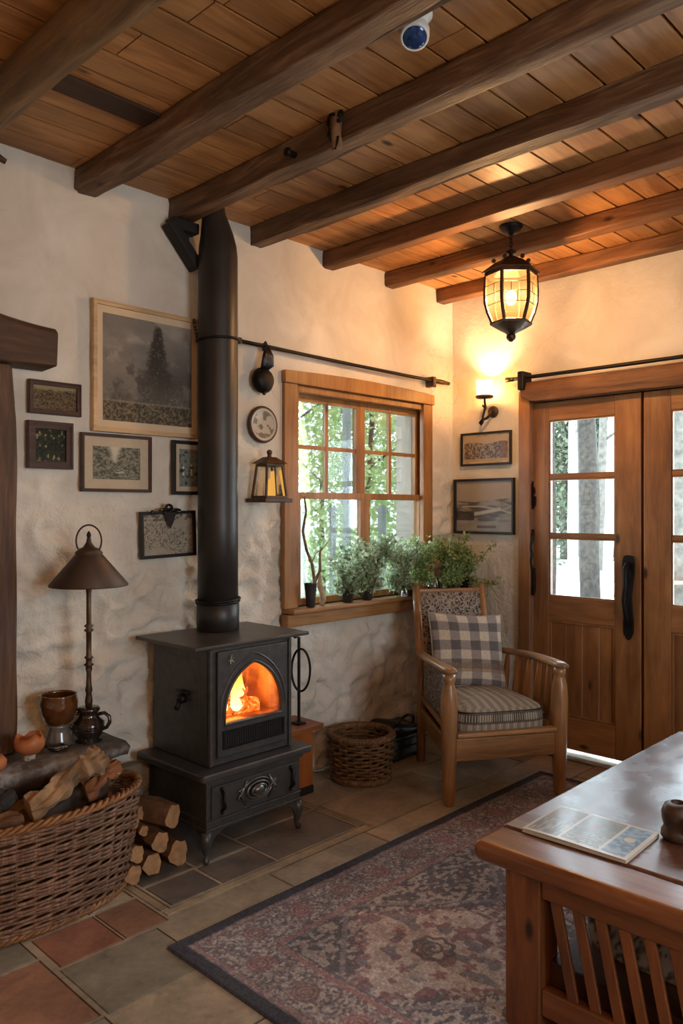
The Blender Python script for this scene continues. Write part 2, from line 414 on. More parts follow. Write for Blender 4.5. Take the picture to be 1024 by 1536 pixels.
# ------------------------------------------------------------------ room shell
XB, YA, H = 4.13, 3.007, 2.81
XL, YR = -1.4, -1.9
WX0, WX1, WZ0, WZ1 = 2.72, 3.86, .90, 2.06       # window opening
def wallA():
    def axis(lo, hi, marks, st=.016):
        out = [lo]
        for m0, m1 in zip([lo] + marks, marks + [hi]):
            k = max(1, round((m1 - m0) / st)); out += [round(m0 + (m1 - m0) * i / k, 5) for i in range(1, k + 1)]
        return out
    xs = axis(XL, XB, [WX0, WX1]); zs = axis(0, H + .02, [WZ0, WZ1])
    bm = new(); g = {}
    XX, ZZ = np.meshgrid(np.array(xs), np.array(zs), indexing='ij')
    wx = XX + .25 * (fbm(XX * 2 + 9, ZZ * 2 + 7, 51) - .5); wz = ZZ + .25 * (fbm(XX * 2 + 3, ZZ * 2 + 5, 52) - .5)
    rid = 1 - np.abs(2 * fbm(wx * 7 + wz * 3 + 20, wz * 9 - wx * 2 + 20, 53, 4) - 1) * 2.2
    soft = fbm(wx * 3.2 + 10, wz * 3.8 + 10, 54, 3)
    lo_ = np.clip(1 - (ZZ - .9) / .9, 0, 1) + .10
    D = .016 * (soft - .3) + lo_ * .034 * (1 - np.clip(rid, 0, 1)) + lo_ * .020 * fbm(wx * 24, wz * 26, 55, 3) - .016
    for i, x in enumerate(xs):
        for j, z in enumerate(zs):
            edge = (WX0 - .005 < x < WX1 + .005) and (WZ0 - .005 < z < WZ1 + .005)
            g[i, j] = bm.verts.new((x, YA + (0 if edge else float(D[i, j])), z))
    for i in range(len(xs) - 1):
        for j in range(len(zs) - 1):
            if xs[i] >= WX0 - 1e-6 and xs[i + 1] <= WX1 + 1e-6 and zs[j] >= WZ0 - 1e-6 and zs[j + 1] <= WZ1 + 1e-6: continue
            bm.faces.new((g[i, j], g[i + 1, j], g[i + 1, j + 1], g[i, j + 1]))
    # outer skin and reveals
    y2 = YA + .24
    f = lambda x0, x1, z0, z1: bm.faces.new([bm.verts.new(p) for p in ((x0, y2, z0), (x1, y2, z0), (x1, y2, z1), (x0, y2, z1))])
    f(XL, WX0, 0, H); f(WX1, XB + .2, 0, H); f(WX0, WX1, 0, WZ0); f(WX0, WX1, WZ1, H)
    def r(a, b): bm.faces.new([bm.verts.new(p) for p in ((a[0], YA, a[1]), (b[0], YA, b[1]), (b[0], y2, b[1]), (a[0], y2, a[1]))])
    r((WX0, WZ0), (WX1, WZ0)); r((WX1, WZ0), (WX1, WZ1)); r((WX1, WZ1), (WX0, WZ1)); r((WX0, WZ1), (WX0, WZ0))
    return struct(obj('wall_left', bm, M['plaster'], smooth=True))
wallA()
DY0, DY1, DZ = 1.07, 2.43, 2.06                   # double door opening in the right wall
bm = new()
for a, b, z0, z1 in ((DY1, YA + .24, 0, H), (YR, DY0, 0, H), (DY0, DY1, DZ, H)):
    box(bm, XB, XB + .2, a, b, z0, z1)
struct(obj('wall_right', bm, M['plaster']))
bm = new()                                        # unseen walls, the back one opened to let skylight in
for a, b, z0, z1 in ((XL, .9, 0, H), (2.3, XB, 0, H), (.9, 2.3, 0, .8), (.9, 2.3, 2.15, H)): box(bm, a, b, YR - .2, YR, z0, z1)
struct(obj('wall_back', bm, M['plaster']))
bm = new()
for a, b, z0, z1 in ((YR, YA, 0, H),): box(bm, XL - .2, XL, a, b, z0, z1)
struct(obj('wall_near', bm, M['plaster']))
for nm, f in (('added_window', lambda x, y, z: (x, YR - .1 + y, z)),):  # unseen window, added to admit soft frontal skylight
    bm = new(); x0, x1 = (.9, 2.3) if nm == 'added_window' else (.4, 1.6)
    ring(bm, rect(x0, x1, .8, 2.15), rect(x0 + .06, x1 - .06, .86, 2.09), -.03, .03, f=f)
    struct(obj(nm, bm, M['pinez']))

# ceiling planks (run along x between and above the beams)
bm = new(); y = YA
k = 0
while y > YR:
    w = .142 + .012 * math.sin(k * 2.3); x = XL - random.random() * .8
    while x < XB:
        L = 1.1 + random.random() * 1.2; x1 = min(x + L, XB)
        if x1 > XL: box(bm, max(x, XL), x1 - .004, max(y - w + .011, YR), y, H, H + .02)
        x += L
    y -= w; k += 1
box(bm, XL, XB, YR, YA + .2, H + .021, H + .05, 1)
struct(obj('ceiling', bm, [M['ceil'], M['groove']]))
bm = new(); box(bm, 1.12, 1.53, 2.362, 2.475, H - .012, H - .001)
tag(obj('ceiling_board', bm, M['ceil_dark'], bevel=.003), 'short dark brown board fixed under the ceiling between log and first squared beam', 'board')

# ceiling beams
def beam(name, x0, x1, zb, mat, label, round_=False, amp=.006, seed=0):
    bm = new(); n = 70; xc, w = (x0 + x1) / 2, (x1 - x0) / 2; zt = H + .0; rings = []
    for i in range(n + 1):
        y = YR + (YA - .004 - YR) * i / n; rr = []; m = 28
        for k in range(m):
            a = 2 * PI * k / m + PI / m; c, s = math.cos(a), math.sin(a)
            e = .5 if round_ else .10
            px = math.copysign(abs(c) ** (2 * e), c) * w; pz = math.copysign(abs(s) ** (2 * e), s) * (zt - zb) / 2
            if round_: px, pz = c * w, s * (zt - zb) / 2 * 1.1
            nn = mnoise.noise(V((c * 1.2 + seed, y * 1.6, s * 1.2))) + .5 * mnoise.noise(V((c * 3 + seed, y * 6, s * 3)))
            bend = .006 * mnoise.noise(V((seed, y * .7, 3.3)))
            zz = (zt + zb) / 2 + pz * (1 + nn * amp / w)
            rr.append(bm.verts.new((xc + bend + px * (1 + nn * amp / w), y, min(zz, H - .0005 if s > .5 else 9))))
        rings.append(rr)
    for A, B in zip(rings, rings[1:]):
        for k in range(m): bm.faces.new((A[k], A[(k + 1) % m], B[(k + 1) % m], B[k]))
    bm.faces.new(rings[0]); bm.faces.new(rings[-1])
    return tag(obj('ceiling_beam', bm, mat, smooth=True), label, 'beam', 'rough timber beams under the ceiling')
beam('b', .975, 1.105, 2.675, M['log'], 'round unsquared log beam at the left end of the ceiling', True, .012, 1)
beam('b', 1.525, 1.622, 2.715, M['beam'], 'dark ceiling beam left of the white sensor and stovepipe', False, .009, 2)
beam('b', 1.97, 2.06, 2.715, M['beam'], 'ceiling beam that carries the old iron hook, ending above the stovepipe', False, .010, 3)
beam('b', 2.44, 2.525, 2.72, M['beam'], 'greyish ceiling beam meeting the wall just right of the stovepipe', False, .009, 4)
beam('b', 2.945, 3.03, 2.722, M['beam2'], 'ceiling beam just before the hanging lantern, ending above the window middle', False, .005, 5)
beam('b', 3.455, 3.54, 2.725, M['beam2'], 'ceiling beam just behind the hanging lantern canopy', False, .005, 6)
beam('b', 3.955, 4.04, 2.727, M['beam2'], 'last ceiling beam close along the door wall', False, .005, 7)

# ------------------------------------------------------------------ floor
T_B, T_G, T_S, T_T = 'a3957f', '8b8676', '6c645b', '946f59'
tiles = []
def tile(x0, x1, y0, y1, c, v=.07):
    r = rgb(c) * (1 + (random.random() - .5) * 2 * v); tiles.append((x0, x1, y0, y1, r, 0))
g = .006
hx0, hx1, hy0 = 1.515, 2.575, 2.31
# slate hearth
for a, b, c, d in ((1.56, 1.79, 2.355, 2.545), (1.79, 2.065, 2.355, 2.545), (2.065, 2.54, 2.355, 2.545 + .1), (1.56, 1.8, 2.545, YA), (1.8, 2.065, 2.545, YA), (2.065, 2.54, 2.645, YA)):
    tile(a + g, b - g, c + g, d - g, T_S)
tile(hx0, hx1, hy0, 2.352, 'a8977a', .02); tile(hx0, 1.555, 2.352, YA, 'a08e72', .02); tile(2.545, hx1, 2.352, YA, '8f7f66', .02)
# tiles on the left
tile(1.34, 1.505, 2.285, 2.50, T_T); tile(1.115, 1.335, 2.285, 2.50, '9a6c58'); tile(.7, 1.09, 2.385, 2.62, T_G)
tile(.80, 1.09, 1.99, 2.375, T_T); tile(1.105, 1.45, 1.98, 2.275, '7e7868'); tile(.5, .79, 1.99, 2.375, T_G); tile(.62, 1.095, 1.66, 1.98, T_G)
tile(1.105, 1.335, 2.51, YA, T_B); tile(1.34, 1.505, 2.51, YA, T_B)
rows = []
for (a, b, c, d, r, _) in tiles[:]: rows.append((a, b, c, d))
def free(x0, x1, y0, y1):
    return not any(x0 < b - .002 and x1 > a + .002 and y0 < d - .002 and y1 > c + .002 for a, b, c, d in rows)
# large beige stone slabs elsewhere
yy = [YR, -1.4, -.9, -.4, .1, .6, 1.05, 1.66, 1.975, 2.30, 2.66, YA]
for j in range(len(yy) - 1):
    x = XL + (.37 * j) % .6 - .6
    while x < XB:
        L = random.choice((.55, .7, .9, .62)); a, b = max(x, XL), min(x + L, XB); x += L
        if b - a < .01: continue
        if free(a, b, yy[j], yy[j + 1]): tile(a + g / 2, b - g / 2, yy[j] + g / 2, yy[j + 1] - g / 2, T_B)
        else:   # fill round the special tiles in small cells
            cuts_x = sorted(set([a, b] + [q for r_ in rows for q in (r_[0], r_[1]) if a < q < b]))
            cuts_y = sorted(set([yy[j], yy[j + 1]] + [q for r_ in rows for q in (r_[2], r_[3]) if yy[j] < q < yy[j + 1]]))
            cc = rgb(T_B) * (1 + (random.random() - .5) * .14)
            for c0, c1 in zip(cuts_x, cuts_x[1:]):
                for d0, d1 in zip(cuts_y, cuts_y[1:]):
                    if free(c0, c1, d0, d1): tiles.append((c0, c1, d0, d1, cc, 1))
bm = new(); cl = bm.loops.layers.float_color.new('Col')
def cface(vs, c):
    f = bm.faces.new(vs)
    for l in f.loops: l[cl] = tuple(float(v) for v in nlin(np.asarray(c))) + (1,)
cface([bm.verts.new(p) for p in ((XL, YR, -.006), (XB + .2, YR, -.006), (XB + .2, YA + .22, -.006), (XL, YA + .22, -.006))], rgb('4a4034'))
for (x0, x1, y0, y1, c, flat) in tiles:
    e = 0 if flat else .006; dz = -.0 + (0 if flat else (random.random() - .5) * .0015)
    top = [bm.verts.new(p) for p in ((x0 + e, y0 + e, dz), (x1 - e, y0 + e, dz), (x1 - e, y1 - e, dz), (x0 + e, y1 - e, dz))]
    bot = [bm.verts.new(p) for p in ((x0, y0, -.006), (x1, y0, -.006), (x1, y1, -.006), (x0, y1, -.006))]
    cface(top, c)
    for i in range(4): cface((bot[i], bot[(i + 1) % 4], top[(i + 1) % 4], top[i]), c * .9)
struct(obj('floor', bm, M['floor']))

# ------------------------------------------------------------------ rug
def make_rug():
    X0, X1, Y0, Y1 = 1.40, 3.74, .89, 2.14; step = .0034
    nx, ny = int((X1 - X0) / step) + 1, int((Y1 - Y0) / step) + 1
    X, Y = np.meshgrid(np.linspace(X0, X1, nx), np.linspace(Y0, Y1, ny))
    d = np.minimum(np.minimum(X - X0, X1 - X), np.minimum(Y - Y0, Y1 - Y))
    ex = np.minimum(X - X0, X1 - X); ey = np.minimum(Y - Y0, Y1 - Y)
    w = .004 * (fbm(X * 22, Y * 22, 5) - .5) * 3; dd = d + w
    wear = fbm(X * 5, Y * 5, 90, 4); fine = fnoise(X * 190, Y * 190, 3); mid = fbm(X * 48, Y * 48, 4, 3); leaf = fbm(X * 115, Y * 115, 9, 2)
    cream, navy, pink, red, maroon = rgb('9a8c80'), rgb('3b3c44'), rgb('8f6460'), rgb('7a474a'), rgb('5c3a44')
    beige = rgb('8d8078')
    col = lerp(beige, cream, mid)
    # border band florals
    along = np.where(ey < ex, X, Y); across = d
    ser = .5 + .5 * np.sin(along * 70 + 2.5 * np.sin(across * 60))
    band = lerp(col, rgb('4d4c52'), sm(.50, .60, leaf) * .85)
    band = lerp(band, rgb('6d4a4a'), sm(.62, .7, fnoise(X * 95, Y * 95, 31)) * .6)
    band = lerp(band, rgb('565461'), (ser > .85) * .35)
    per = .205; ph = ((along - X0 + .06) / per) % 1 - .5
    rr = np.sqrt((ph * per) ** 2 + (across - .148) ** 2); th = np.arctan2(across - .148, ph * per)
    ros = sm(.052, .040, rr + .007 * np.sin(th * 8))
    k2 = (np.floor((along - X0 + .06) / per) % 2)
    rc = lerp(red, rgb('5d4a48'), k2 * .6)
    rc = lerp(rc, rgb('a0837a'), (np.sin(rr * 420) > .55) * .55 * np.ones_like(rr)); rc = lerp(rc, rgb('8a7350'), sm(.012, .006, rr))
    band = lerp(band, rc, ros * .8)
    ph2 = ((along - X0 + .06) / per + .5) % 1 - .5; r2 = np.sqrt((ph2 * per * 1.3) ** 2 + (across - .148) ** 2)
    band = lerp(band, rgb('4b4a52'), sm(.006, .002, np.abs(r2 - .03)) * .7)
    col = band
    # field
    fx, fy = X, Y
    fld = lerp(rgb('8e8378'), rgb('43464f'), sm(.43, .53, fbm(X * 52, Y * 70, 60, 3)) * .9)
    fld = lerp(fld, rgb('6b4048'), sm(.72, .8, fnoise(X * 48, Y * 48, 61)) * .4)
    cxs = 1.985; pitch = .84
    px = (X - cxs + pitch / 2) % pitch - pitch / 2; py = Y - 1.515
    q = lambda v: np.round(v / .022) * .022
    dia = np.abs(q(px)) / 1.12 + np.abs(q(py)); dia2 = np.abs(px) / 1.12 + np.abs(py)
    inn = lerp(rgb('a0938a'), rgb('8b7a70'), sm(.35, .65, mid))
    inn = lerp(inn, rgb('69454c'), sm(.70, .75, fnoise(X * 30, Y * 30, 77)) * .8)
    inn = lerp(inn, rgb('565a66'), sm(.74, .8, fnoise(X * 22 + 9, Y * 22, 78)) * .8)
    fld = lerp(fld, rgb('6f6a70'), (np.abs(dia2 - .385) < .012) * .8)
    edge = (np.abs(dia - .315) < .026); fld = np.where((dia < .31)[..., None], inn, fld)
    fld = lerp(fld, lerp(red, maroon, fnoise(X * 18, Y * 18, 12)), edge * sm(.3, .5, fnoise(X * 70, Y * 70, 40)) * .65)
    r = np.sqrt(px ** 2 + py ** 2); th = np.arctan2(py, px)
    fld = lerp(fld, rgb('4c4d4e'), (np.abs(r - .062 - .006 * np.sin(th * 8)) < .008) * .85)
    fld = lerp(fld, rgb('4c4d4e'), ((np.sin(r * 260 - th) > .25) & (r < .042)) * .8)
    for (ax, ay) in ((.15, .0), (-.15, 0), (0, .14), (0, -.14), (.1, .1), (-.1, -.1), (.1, -.1), (-.1, .1)):
        rr = np.sqrt((px - ax) ** 2 + (py - ay) ** 2); t2 = np.arctan2(py - ay, px - ax)
        fld = lerp(fld, rgb('744048') if ax * ay >= 0 else rgb('575c68'), sm(.024, .016, rr + .006 * np.sin(5 * t2)) * .75)
    inside = dd > .262
    col = np.where(inside[..., None], fld, col)
    col = lerp(col, rgb('8d5856'), sm(.012, .007, np.abs(dd - .249)) * .8)
    col = lerp(col, rgb('55525a'), sm(.006, .002, np.abs(dd - .268)) * .8)
    col = lerp(col, rgb('8d5856'), sm(.008, .004, np.abs(dd - .062)) * .6)
    col = lerp(col, rgb('5b5058'), sm(.005, .002, np.abs(dd - .075)) * .6)
    col = lerp(col, navy, (dd < .047) * 1.0); col = lerp(col, rgb('5a5358'), (np.abs(dd - .05) < .004) * .8)
    col = lerp(col, rgb('8c8078'), .16 * np.ones_like(wear) * (d > .05)) * (.98 + .42 * wear)[..., None] * (.86 + .3 * fine)[..., None]
    gr = col.mean(-1, keepdims=True); col = gr + (col - gr) * .62
    Z = .008 + .0012 * fine + .002 * fbm(X * 3, Y * 3, 8); Z = np.where(d < .001, .001, Z)
    ex_ = .004 * (fbm(X * 4, Y * 4, 2) - .5) * 2
    P = np.stack([X + ex_, Y + ex_, Z], -1); P = P - np.array([X0, Y0, 0])
    o = gridmesh('area_rug', P, col, M['rug'], loc=(X0, Y0, 0))
    tag(o, 'faded floral medallion rug with charcoal border on the stone floor', 'rug')
make_rug()

# ------------------------------------------------------------------ window 1
w1 = bpy.data.objects.new('window_1', None); C.objects.link(w1); struct(w1)
w1.location = (0, 0, 0)
CA0, CA1 = 2.652, 3.89
yf = 2.975                                       # casing face
bm = new()
box(bm, CA0, 2.745, yf, YA, .90, 2.065)          # left casing
box(bm, 3.80, CA1, yf, YA, .90, 2.065)
# slightly arched head casing
pts = [(CA0 - .005, 2.065), (CA1 + .005, 2.065)] + [(CA1 + .005 - (CA1 - CA0 + .01) * i / 12, 2.128 + .016 * math.sin(PI * i / 12)) for i in range(13)]
prism(bm, pts, yf - .012, YA)
box(bm, 2.745, 2.765, yf + .015, 3.09, .90, 2.065); box(bm, 3.842, 3.862, yf + .02, 3.09, .90, 2.065)
box(bm, 2.745, 3.86, yf + .015, 3.09, 2.03, 2.064)
obj('window_frame', bm, M['pinez'], w1, bevel=.004)
bm = new(); box(bm, 2.66, 3.86, 2.915, 3.09, .875, .90); obj('window_sill', bm, M['pinex'], w1, bevel=.006)
bm = new(); box(bm, CA0, CA1, 2.95, YA, .808, .873); obj('apron', bm, M['pinex'], w1, bevel=.006)
def sash(x0, x1, z0, z1, y, munt, name):
    bm = new(); s = .036
    ring(bm, rect(x0, x1, z0, z1), rect(x0 + s, x1 - s, z0 + s, z1 - s), y - .016, y + .016)
    if munt:
        xm, zm = (x0 + x1) / 2, (z0 + z1) / 2 + .0
        box(bm, xm - .011, xm + .011, y - .010, y + .010, z0 + s, z1 - s); box(bm, x0 + s, xm - .011, y - .010, y + .010, zm - .011, zm + .011); box(bm, xm + .011, x1 - s, y - .010, y + .010, zm - .011, zm + .011)
    o = obj(name, bm, M['pinez'], w1, bevel=.003)
    bm = new(); box(bm, x0 + s, x1 - s, y - .001, y + .001, z0 + s, z1 - s); obj('pane', bm, M['glass'], o)
xm = 3.305
for a, b in ((2.765, xm), (xm, 3.842)):
    sash(a, b, 1.47, 2.03, 3.065, True, 'upper_sash'); sash(a, b, .905, 1.505, 3.03, False, 'lower_sash')
# ------------------------------------------------------------------ doors
def door(name, y_left, y_right, handed):
    d = bpy.data.objects.new(name, None); C.objects.link(d); struct(d)
    d.location = (XB, y_left, 0); d.rotation_euler = (0, 0, -PI / 2)       # local x runs along the wall, local y into it
    W = y_left - y_right; gx0, gx1 = .10, W - .145
    if handed == 1: gx0, gx1 = .145, W - .10
    z0, gz0, gz1, zt = .03, .905, 1.935, 2.045
    bm = new(); Y0, Y1 = .0, .05
    box(bm, 0, gx0, Y0, Y1, z0, zt); box(bm, gx1, W, Y0, Y1, z0, zt)       # stiles
    obj('stile', bm, M['doorz'], d, bevel=.004)
    bm = new()
    box(bm, gx0, gx1, Y0 + .001, Y1, gz1, zt); box(bm, gx0, gx1, Y0 + .001, Y1, .765, gz0); box(bm, gx0, gx1, Y0 + .001, Y1, z0, .215)
    for z in (1.603, 1.258): box(bm, gx0, gx1, Y0 + .006, Y1 - .006, z - .012, z + .012)
    obj('rail', bm, M['doorx'], d, bevel=.004)
    bm = new(); n = 4; w = (gx1 - gx0) / n
    for i in range(n): box(bm, gx0 + i * w + .001, gx0 + (i + 1) * w - .001, .018, .035, .215, .765)
    obj('panel', bm, M['doorz'], d, bevel=.002)
    bm = new(); ring(bm, rect(gx0, gx1, .215, .765), rect(gx0 + .014, gx1 - .014, .229, .751), .006, .018); obj('panel_moulding', bm, M['doorz'], d, bevel=.003)
    bm = new()
    for a, b in ((gz0, 1.246), (1.27, 1.591), (1.615, gz1)):
        box(bm, gx0, gx1, .024, .027, a, b)
    obj('pane', bm, M['glass'], d)
    bm = new()
    for a, b in ((gz0, 1.246), (1.27, 1.591), (1.615, gz1)): ring(bm, rect(gx0, gx1, a, b), rect(gx0 + .008, gx1 - .008, a + .008, b - .008), .008, .022)
    obj('glazing_bead', bm, M['doorx'], d)
    return d
d1 = door('door_1', 2.407, 1.757, 0); d2 = door('door_2', 1.742, 1.09, 1)
bm = new(); box(bm, XB + .052, XB + .065, 1.73, 1.77, .03, 2.03); box(bm, XB + .052, XB + .10, DY0, DY1, 2.031, 2.075); struct(obj('trim_5', bm, M['groove']))
# long cast handle on the first leaf
hb = new()
for i in range(1):
    prof = [(.0, 1.165), (.026, 1.16), (.034, 1.13), (.034, 1.06), (.028, 1.02), (.020, .95), (.024, .85), (.030, .80), (.028, .74), (.012, .71), (0, .70)]
    pts = [(x, z) for x, z in prof] + [(-x, z) for x, z in prof[::-1] if x > 0]
    prism(hb, pts, -.012, 0)
tube(hb, [(0, -.012, 1.12), (0, -.045, 1.09), (.004, -.055, 1.0), (-.006, -.052, .92), (.004, -.046, .84), (0, -.012, .78)], [.016, .017, .014, .013, .015, .014], 10)
hh = obj('handle', hb, M['blackmetal'], d1, loc=(W := .65 - .065, 0, .0), smooth=False, bevel=.003)
def hinge(z, h, parent):
    bm = new(); x = -.008
    prof = [(0, h / 2), (.012, h / 2 - .01), (.008, h / 2 - .03), (.022, h / 2 - .05), (.024, h / 2 - .075), (.012, h / 2 - .09), (.028, h * .0 - .01), (.028, -h / 2 + .03), (.012, -h / 2 + .004), (0, -h / 2)]
    prism(bm, [(a, b) for a, b in prof] + [(-a, b) for a, b in prof[::-1] if a > 0], -.010, 0)
    tube(bm, [(0, -.014, h / 2 - .02), (0, -.014, -h / 2 + .02)], .006, 8)
    obj('hinge', bm, M['blackmetal'], parent, loc=(x, 0, z), bevel=.002)
hinge(1.50, .175, d1)
bm = new()
tube(bm, [(0, -.012, 1.28), (.008, -.02, 1.24), (-.004, -.024, 1.2), (.008, -.026, 1.15), (-.004, -.024, 1.1), (0, -.012, 1.06)], [.008, .01, .009, .010, .009, .012], 8)
prism(bm, [(-.016, 1.07), (.016, 1.07), (.02, 1.0), (.018, .93), (.008, .905), (-.008, .905), (-.018, .93), (-.02, 1.0)], -.018, 0)
prism(bm, [(-.012, 1.255), (.012, 1.255), (.010, 1.30), (-.010, 1.30)], -.012, 0)
obj('door_bolt', bm, M['blackmetal'], d1, loc=(-.002, 0, -.005), bevel=.003)
# door surround
bm = new(); box(bm, XB - .035, XB + .10, 2.412, 2.490, 0, 2.12); struct(obj('trim_1', bm, M['doorz'], bevel=.006))
bm = new(); box(bm, XB - .035, XB + .10, .99, 1.084, 0, 2.12); struct(obj('trim_2', bm, M['doorz'], bevel=.006))
bm = new(); n = 24; top = []; rings = []
for i in range(n + 1):
    y = 2.455 - 1.75 * i / n; w1_ = .006 * mnoise.noise(V((y * 3, 0, 1))); w2_ = .006 * mnoise.noise(V((y * 3, 5, 1)))
    ch = .03 if i == 0 else 0
    rings.append([bm.verts.new(p) for p in ((XB - .075, y, 2.048 + w1_ + ch), (XB - .001, y, 2.048 + ch), (XB - .001, y, 2.165), (XB - .068, y, 2.165 + w2_), (XB - .082, y, 2.13 + w2_))])
for A, B in zip(rings, rings[1:]):
    for k in range(5): bm.faces.new((A[k], A[(k + 1) % 5], B[(k + 1) % 5], B[k]))
bm.faces.new(rings[0]); bm.faces.new(rings[-1])
struct(obj('trim_3', bm, M['beam2'], bevel=.008))
bm = new(); box(bm, XB - .10, XB + .2, 1.09, 2.407, 0, .012)
struct(obj('trim_4', bm, plain('threshold_metal', hexc('c9c4b8'), .18, .9, .3, 14, .1), bevel=.004))

# ------------------------------------------------------------------ iron rods
def rod_thing(p0, p1, label, r, brackets, ends=True):
    p0, p1 = V(p0), V(p1); t = thing('curtain_rod', label, 'rod', p0)
    bm = new(); n = 16; L = p1 - p0
    tube(bm, [L * i / n + V((0, 0, -.004 * math.sin(PI * i / n))) for i in range(n + 1)], [r * (1 + .12 * mnoise.noise(V((i * .7, 2, 0)))) for i in range(n + 1)], 8)
    obj('pole', bm, M['blackmetal'], t, smooth=True)
    return t
ra = rod_thing((2.33, 2.955, 2.225), (4.02, 2.955, 2.215), 'thin black iron rod on the wall above the window', .010, None)
bm = new(); tube(bm, [(1.70, 0, -.01), (1.62, 0, -.008), (1.56, 0, -.01)], [.012, .016, .012], 8); obj('finial', bm, M['bronze'], ra, smooth=True)
bm = new(); box(bm, 1.515, 1.545, -.02, .05, -.05, .012); tube(bm, [(1.53, -.015, -.02), (1.53, -.02, -.055)], .008, 8); obj('bracket', bm, M['bronze'], ra, bevel=.003)
bm = new(); box(bm, .0, .02, -.012, .05, -.014, .014); obj('bracket', bm, M['blackmetal'], ra, bevel=.003)
rb = rod_thing((4.06, 2.55, 2.195), (4.06, .6, 2.20), 'black iron rod along the wall above the double doors', .011, None)
bm = new(); box(bm, -.035, .065, -.135, -.095, -.075, .035); obj('bracket', bm, M['blackmetal'], rb, bevel=.006)
bm = new(); tube(bm, [(0, .0, 0), (0, -.05, -.002)], [.016, .012], 8); obj('finial', bm, M['bronze'], rb, smooth=True)

# ------------------------------------------------------------------ left post and lintel of rough timber
bm = new(); n = 30; rings = []
for i in range(n + 1):
    z = .502 + (1.952 - .502) * i / n; k = .012 * mnoise.noise(V((0, 1.7, z * 3))) + .02 * max(0, (z - 1.75) / .2) * -1
    rings.append([bm.verts.new(p) for p in ((.86, 2.90, z), (1.235 + k, 2.895 + k * .3, z), (1.25 + k, 2.915, z), (1.25 + k, 2.99, z), (.86, 2.99, z))])
for A, B in zip(rings, rings[1:]):
    for k in range(5): bm.faces.new((A[k], A[(k + 1) % 5], B[(k + 1) % 5], B[k]))
bm.faces.new(rings[0]); bm.faces.new(rings[-1])
tag(obj('timber_post', bm, M['oldz'], smooth=False, bevel=.006), 'dark rough timber post against the wall at the left edge', 'post')
bm = new(); n = 24; rings = []
for i in range(n + 1):
    x = .5 + (1.385 - .5) * i / n; e = .012 * mnoise.noise(V((x * 4, 0, 0))); tz = 2.175 - .07 * sm(.9, 1.385, x)
    rings.append([bm.verts.new(p) for p in ((x, 2.86, 1.958 + e), (x, 2.85, tz - .02 + e), (x, 2.87, tz + e), (x, 2.99, tz), (x, 2.99, 1.955))])
for A, B in zip(rings, rings[1:]):
    for k in range(5): bm.faces.new((A[k], A[(k + 1) % 5], B[(k + 1) % 5], B[k]))
bm.faces.new(rings[0]); bm.faces.new(rings[-1])
tag(obj('timber_crosspiece', bm, M['oldx'], bevel=.008), 'dark rough timber crosspiece lying on top of the left post', 'timber')
bm = new(); tube(bm, [onY(-30, 215, 2.95), onY(-8, 232, 2.93), onY(9, 243, 2.92)], [.014, .014, .010], 10)
tag(obj('wooden_peg', bm, M['oldx'], smooth=True), 'dark wooden peg at the wall top beside the log beam', 'peg')

# stone slab and its ledge
bm = new(); xs = np.linspace(.55, 1.615, 60); ys = np.linspace(2.72, 2.995, 16); gt = {}; gb = {}
for i, x in enumerate(xs):
    for j, y in enumerate(ys):
        f = (1 - j / 15) ** 3; e = .03 * mnoise.noise(V((x * 5, 0, 2))) + .012 * mnoise.noise(V((x * 15, 0, 2)))
        yy_ = y + e * f; edge = max(0, 1 - j / 2) * .016 * (1 + mnoise.noise(V((x * 12, 3, 0))))
        gt[i, j] = bm.verts.new((x, yy_, .50 - edge + (.004 * mnoise.noise(V((x * 9, y * 9, 0))) - .003)))
        th = .10 - .05 * sm(1.25, 1.6, x) + .018 * mnoise.noise(V((x * 6, y * 3, 7)))
        gb[i, j] = bm.verts.new((x, yy_ + .012 * f + .02 * f * mnoise.noise(V((x * 14, 4, 4))), .50 - th))
for g_ in (gt, gb):
    for i in range(59):
        for j in range(15): bm.faces.new((g_[i, j], g_[i + 1, j], g_[i + 1, j + 1], g_[i, j + 1]))
for i in range(59): bm.faces.new((gt[i, 0], gt[i + 1, 0], gb[i + 1, 0], gb[i, 0])); bm.faces.new((gt[i, 15], gt[i + 1, 15], gb[i + 1, 15], gb[i, 15]))
for j in range(15): bm.faces.new((gt[0, j], gt[0, j + 1], gb[0, j + 1], gb[0, j])); bm.faces.new((gt[59, j], gt[59, j + 1], gb[59, j + 1], gb[59, j]))
tag(obj('stone_shelf', bm, M['slab'], smooth=True), 'thick dark rough-edged stone shelf carrying the lamp behind the log basket', 'stone shelf')
bm = new(); box(bm, .6, 1.5, 2.95, 2.995, 0, .40)
tag(obj('shelf_support', bm, plain('support_stone', hexc('5c4a3a'), .8, 0, .3, 6, .4), bevel=.01), 'brown stone support under the dark stone shelf', 'stone support')
bm = new(); box(bm, 1.505, 1.80, 2.93, 2.99, 0, .325)
tag(obj('stone_block', bm, plain('block_stone', hexc('6e5c48'), .8, 0, .3, 6, .4), bevel=.008), 'brown stone block against the wall between shelf and stove', 'stone block')

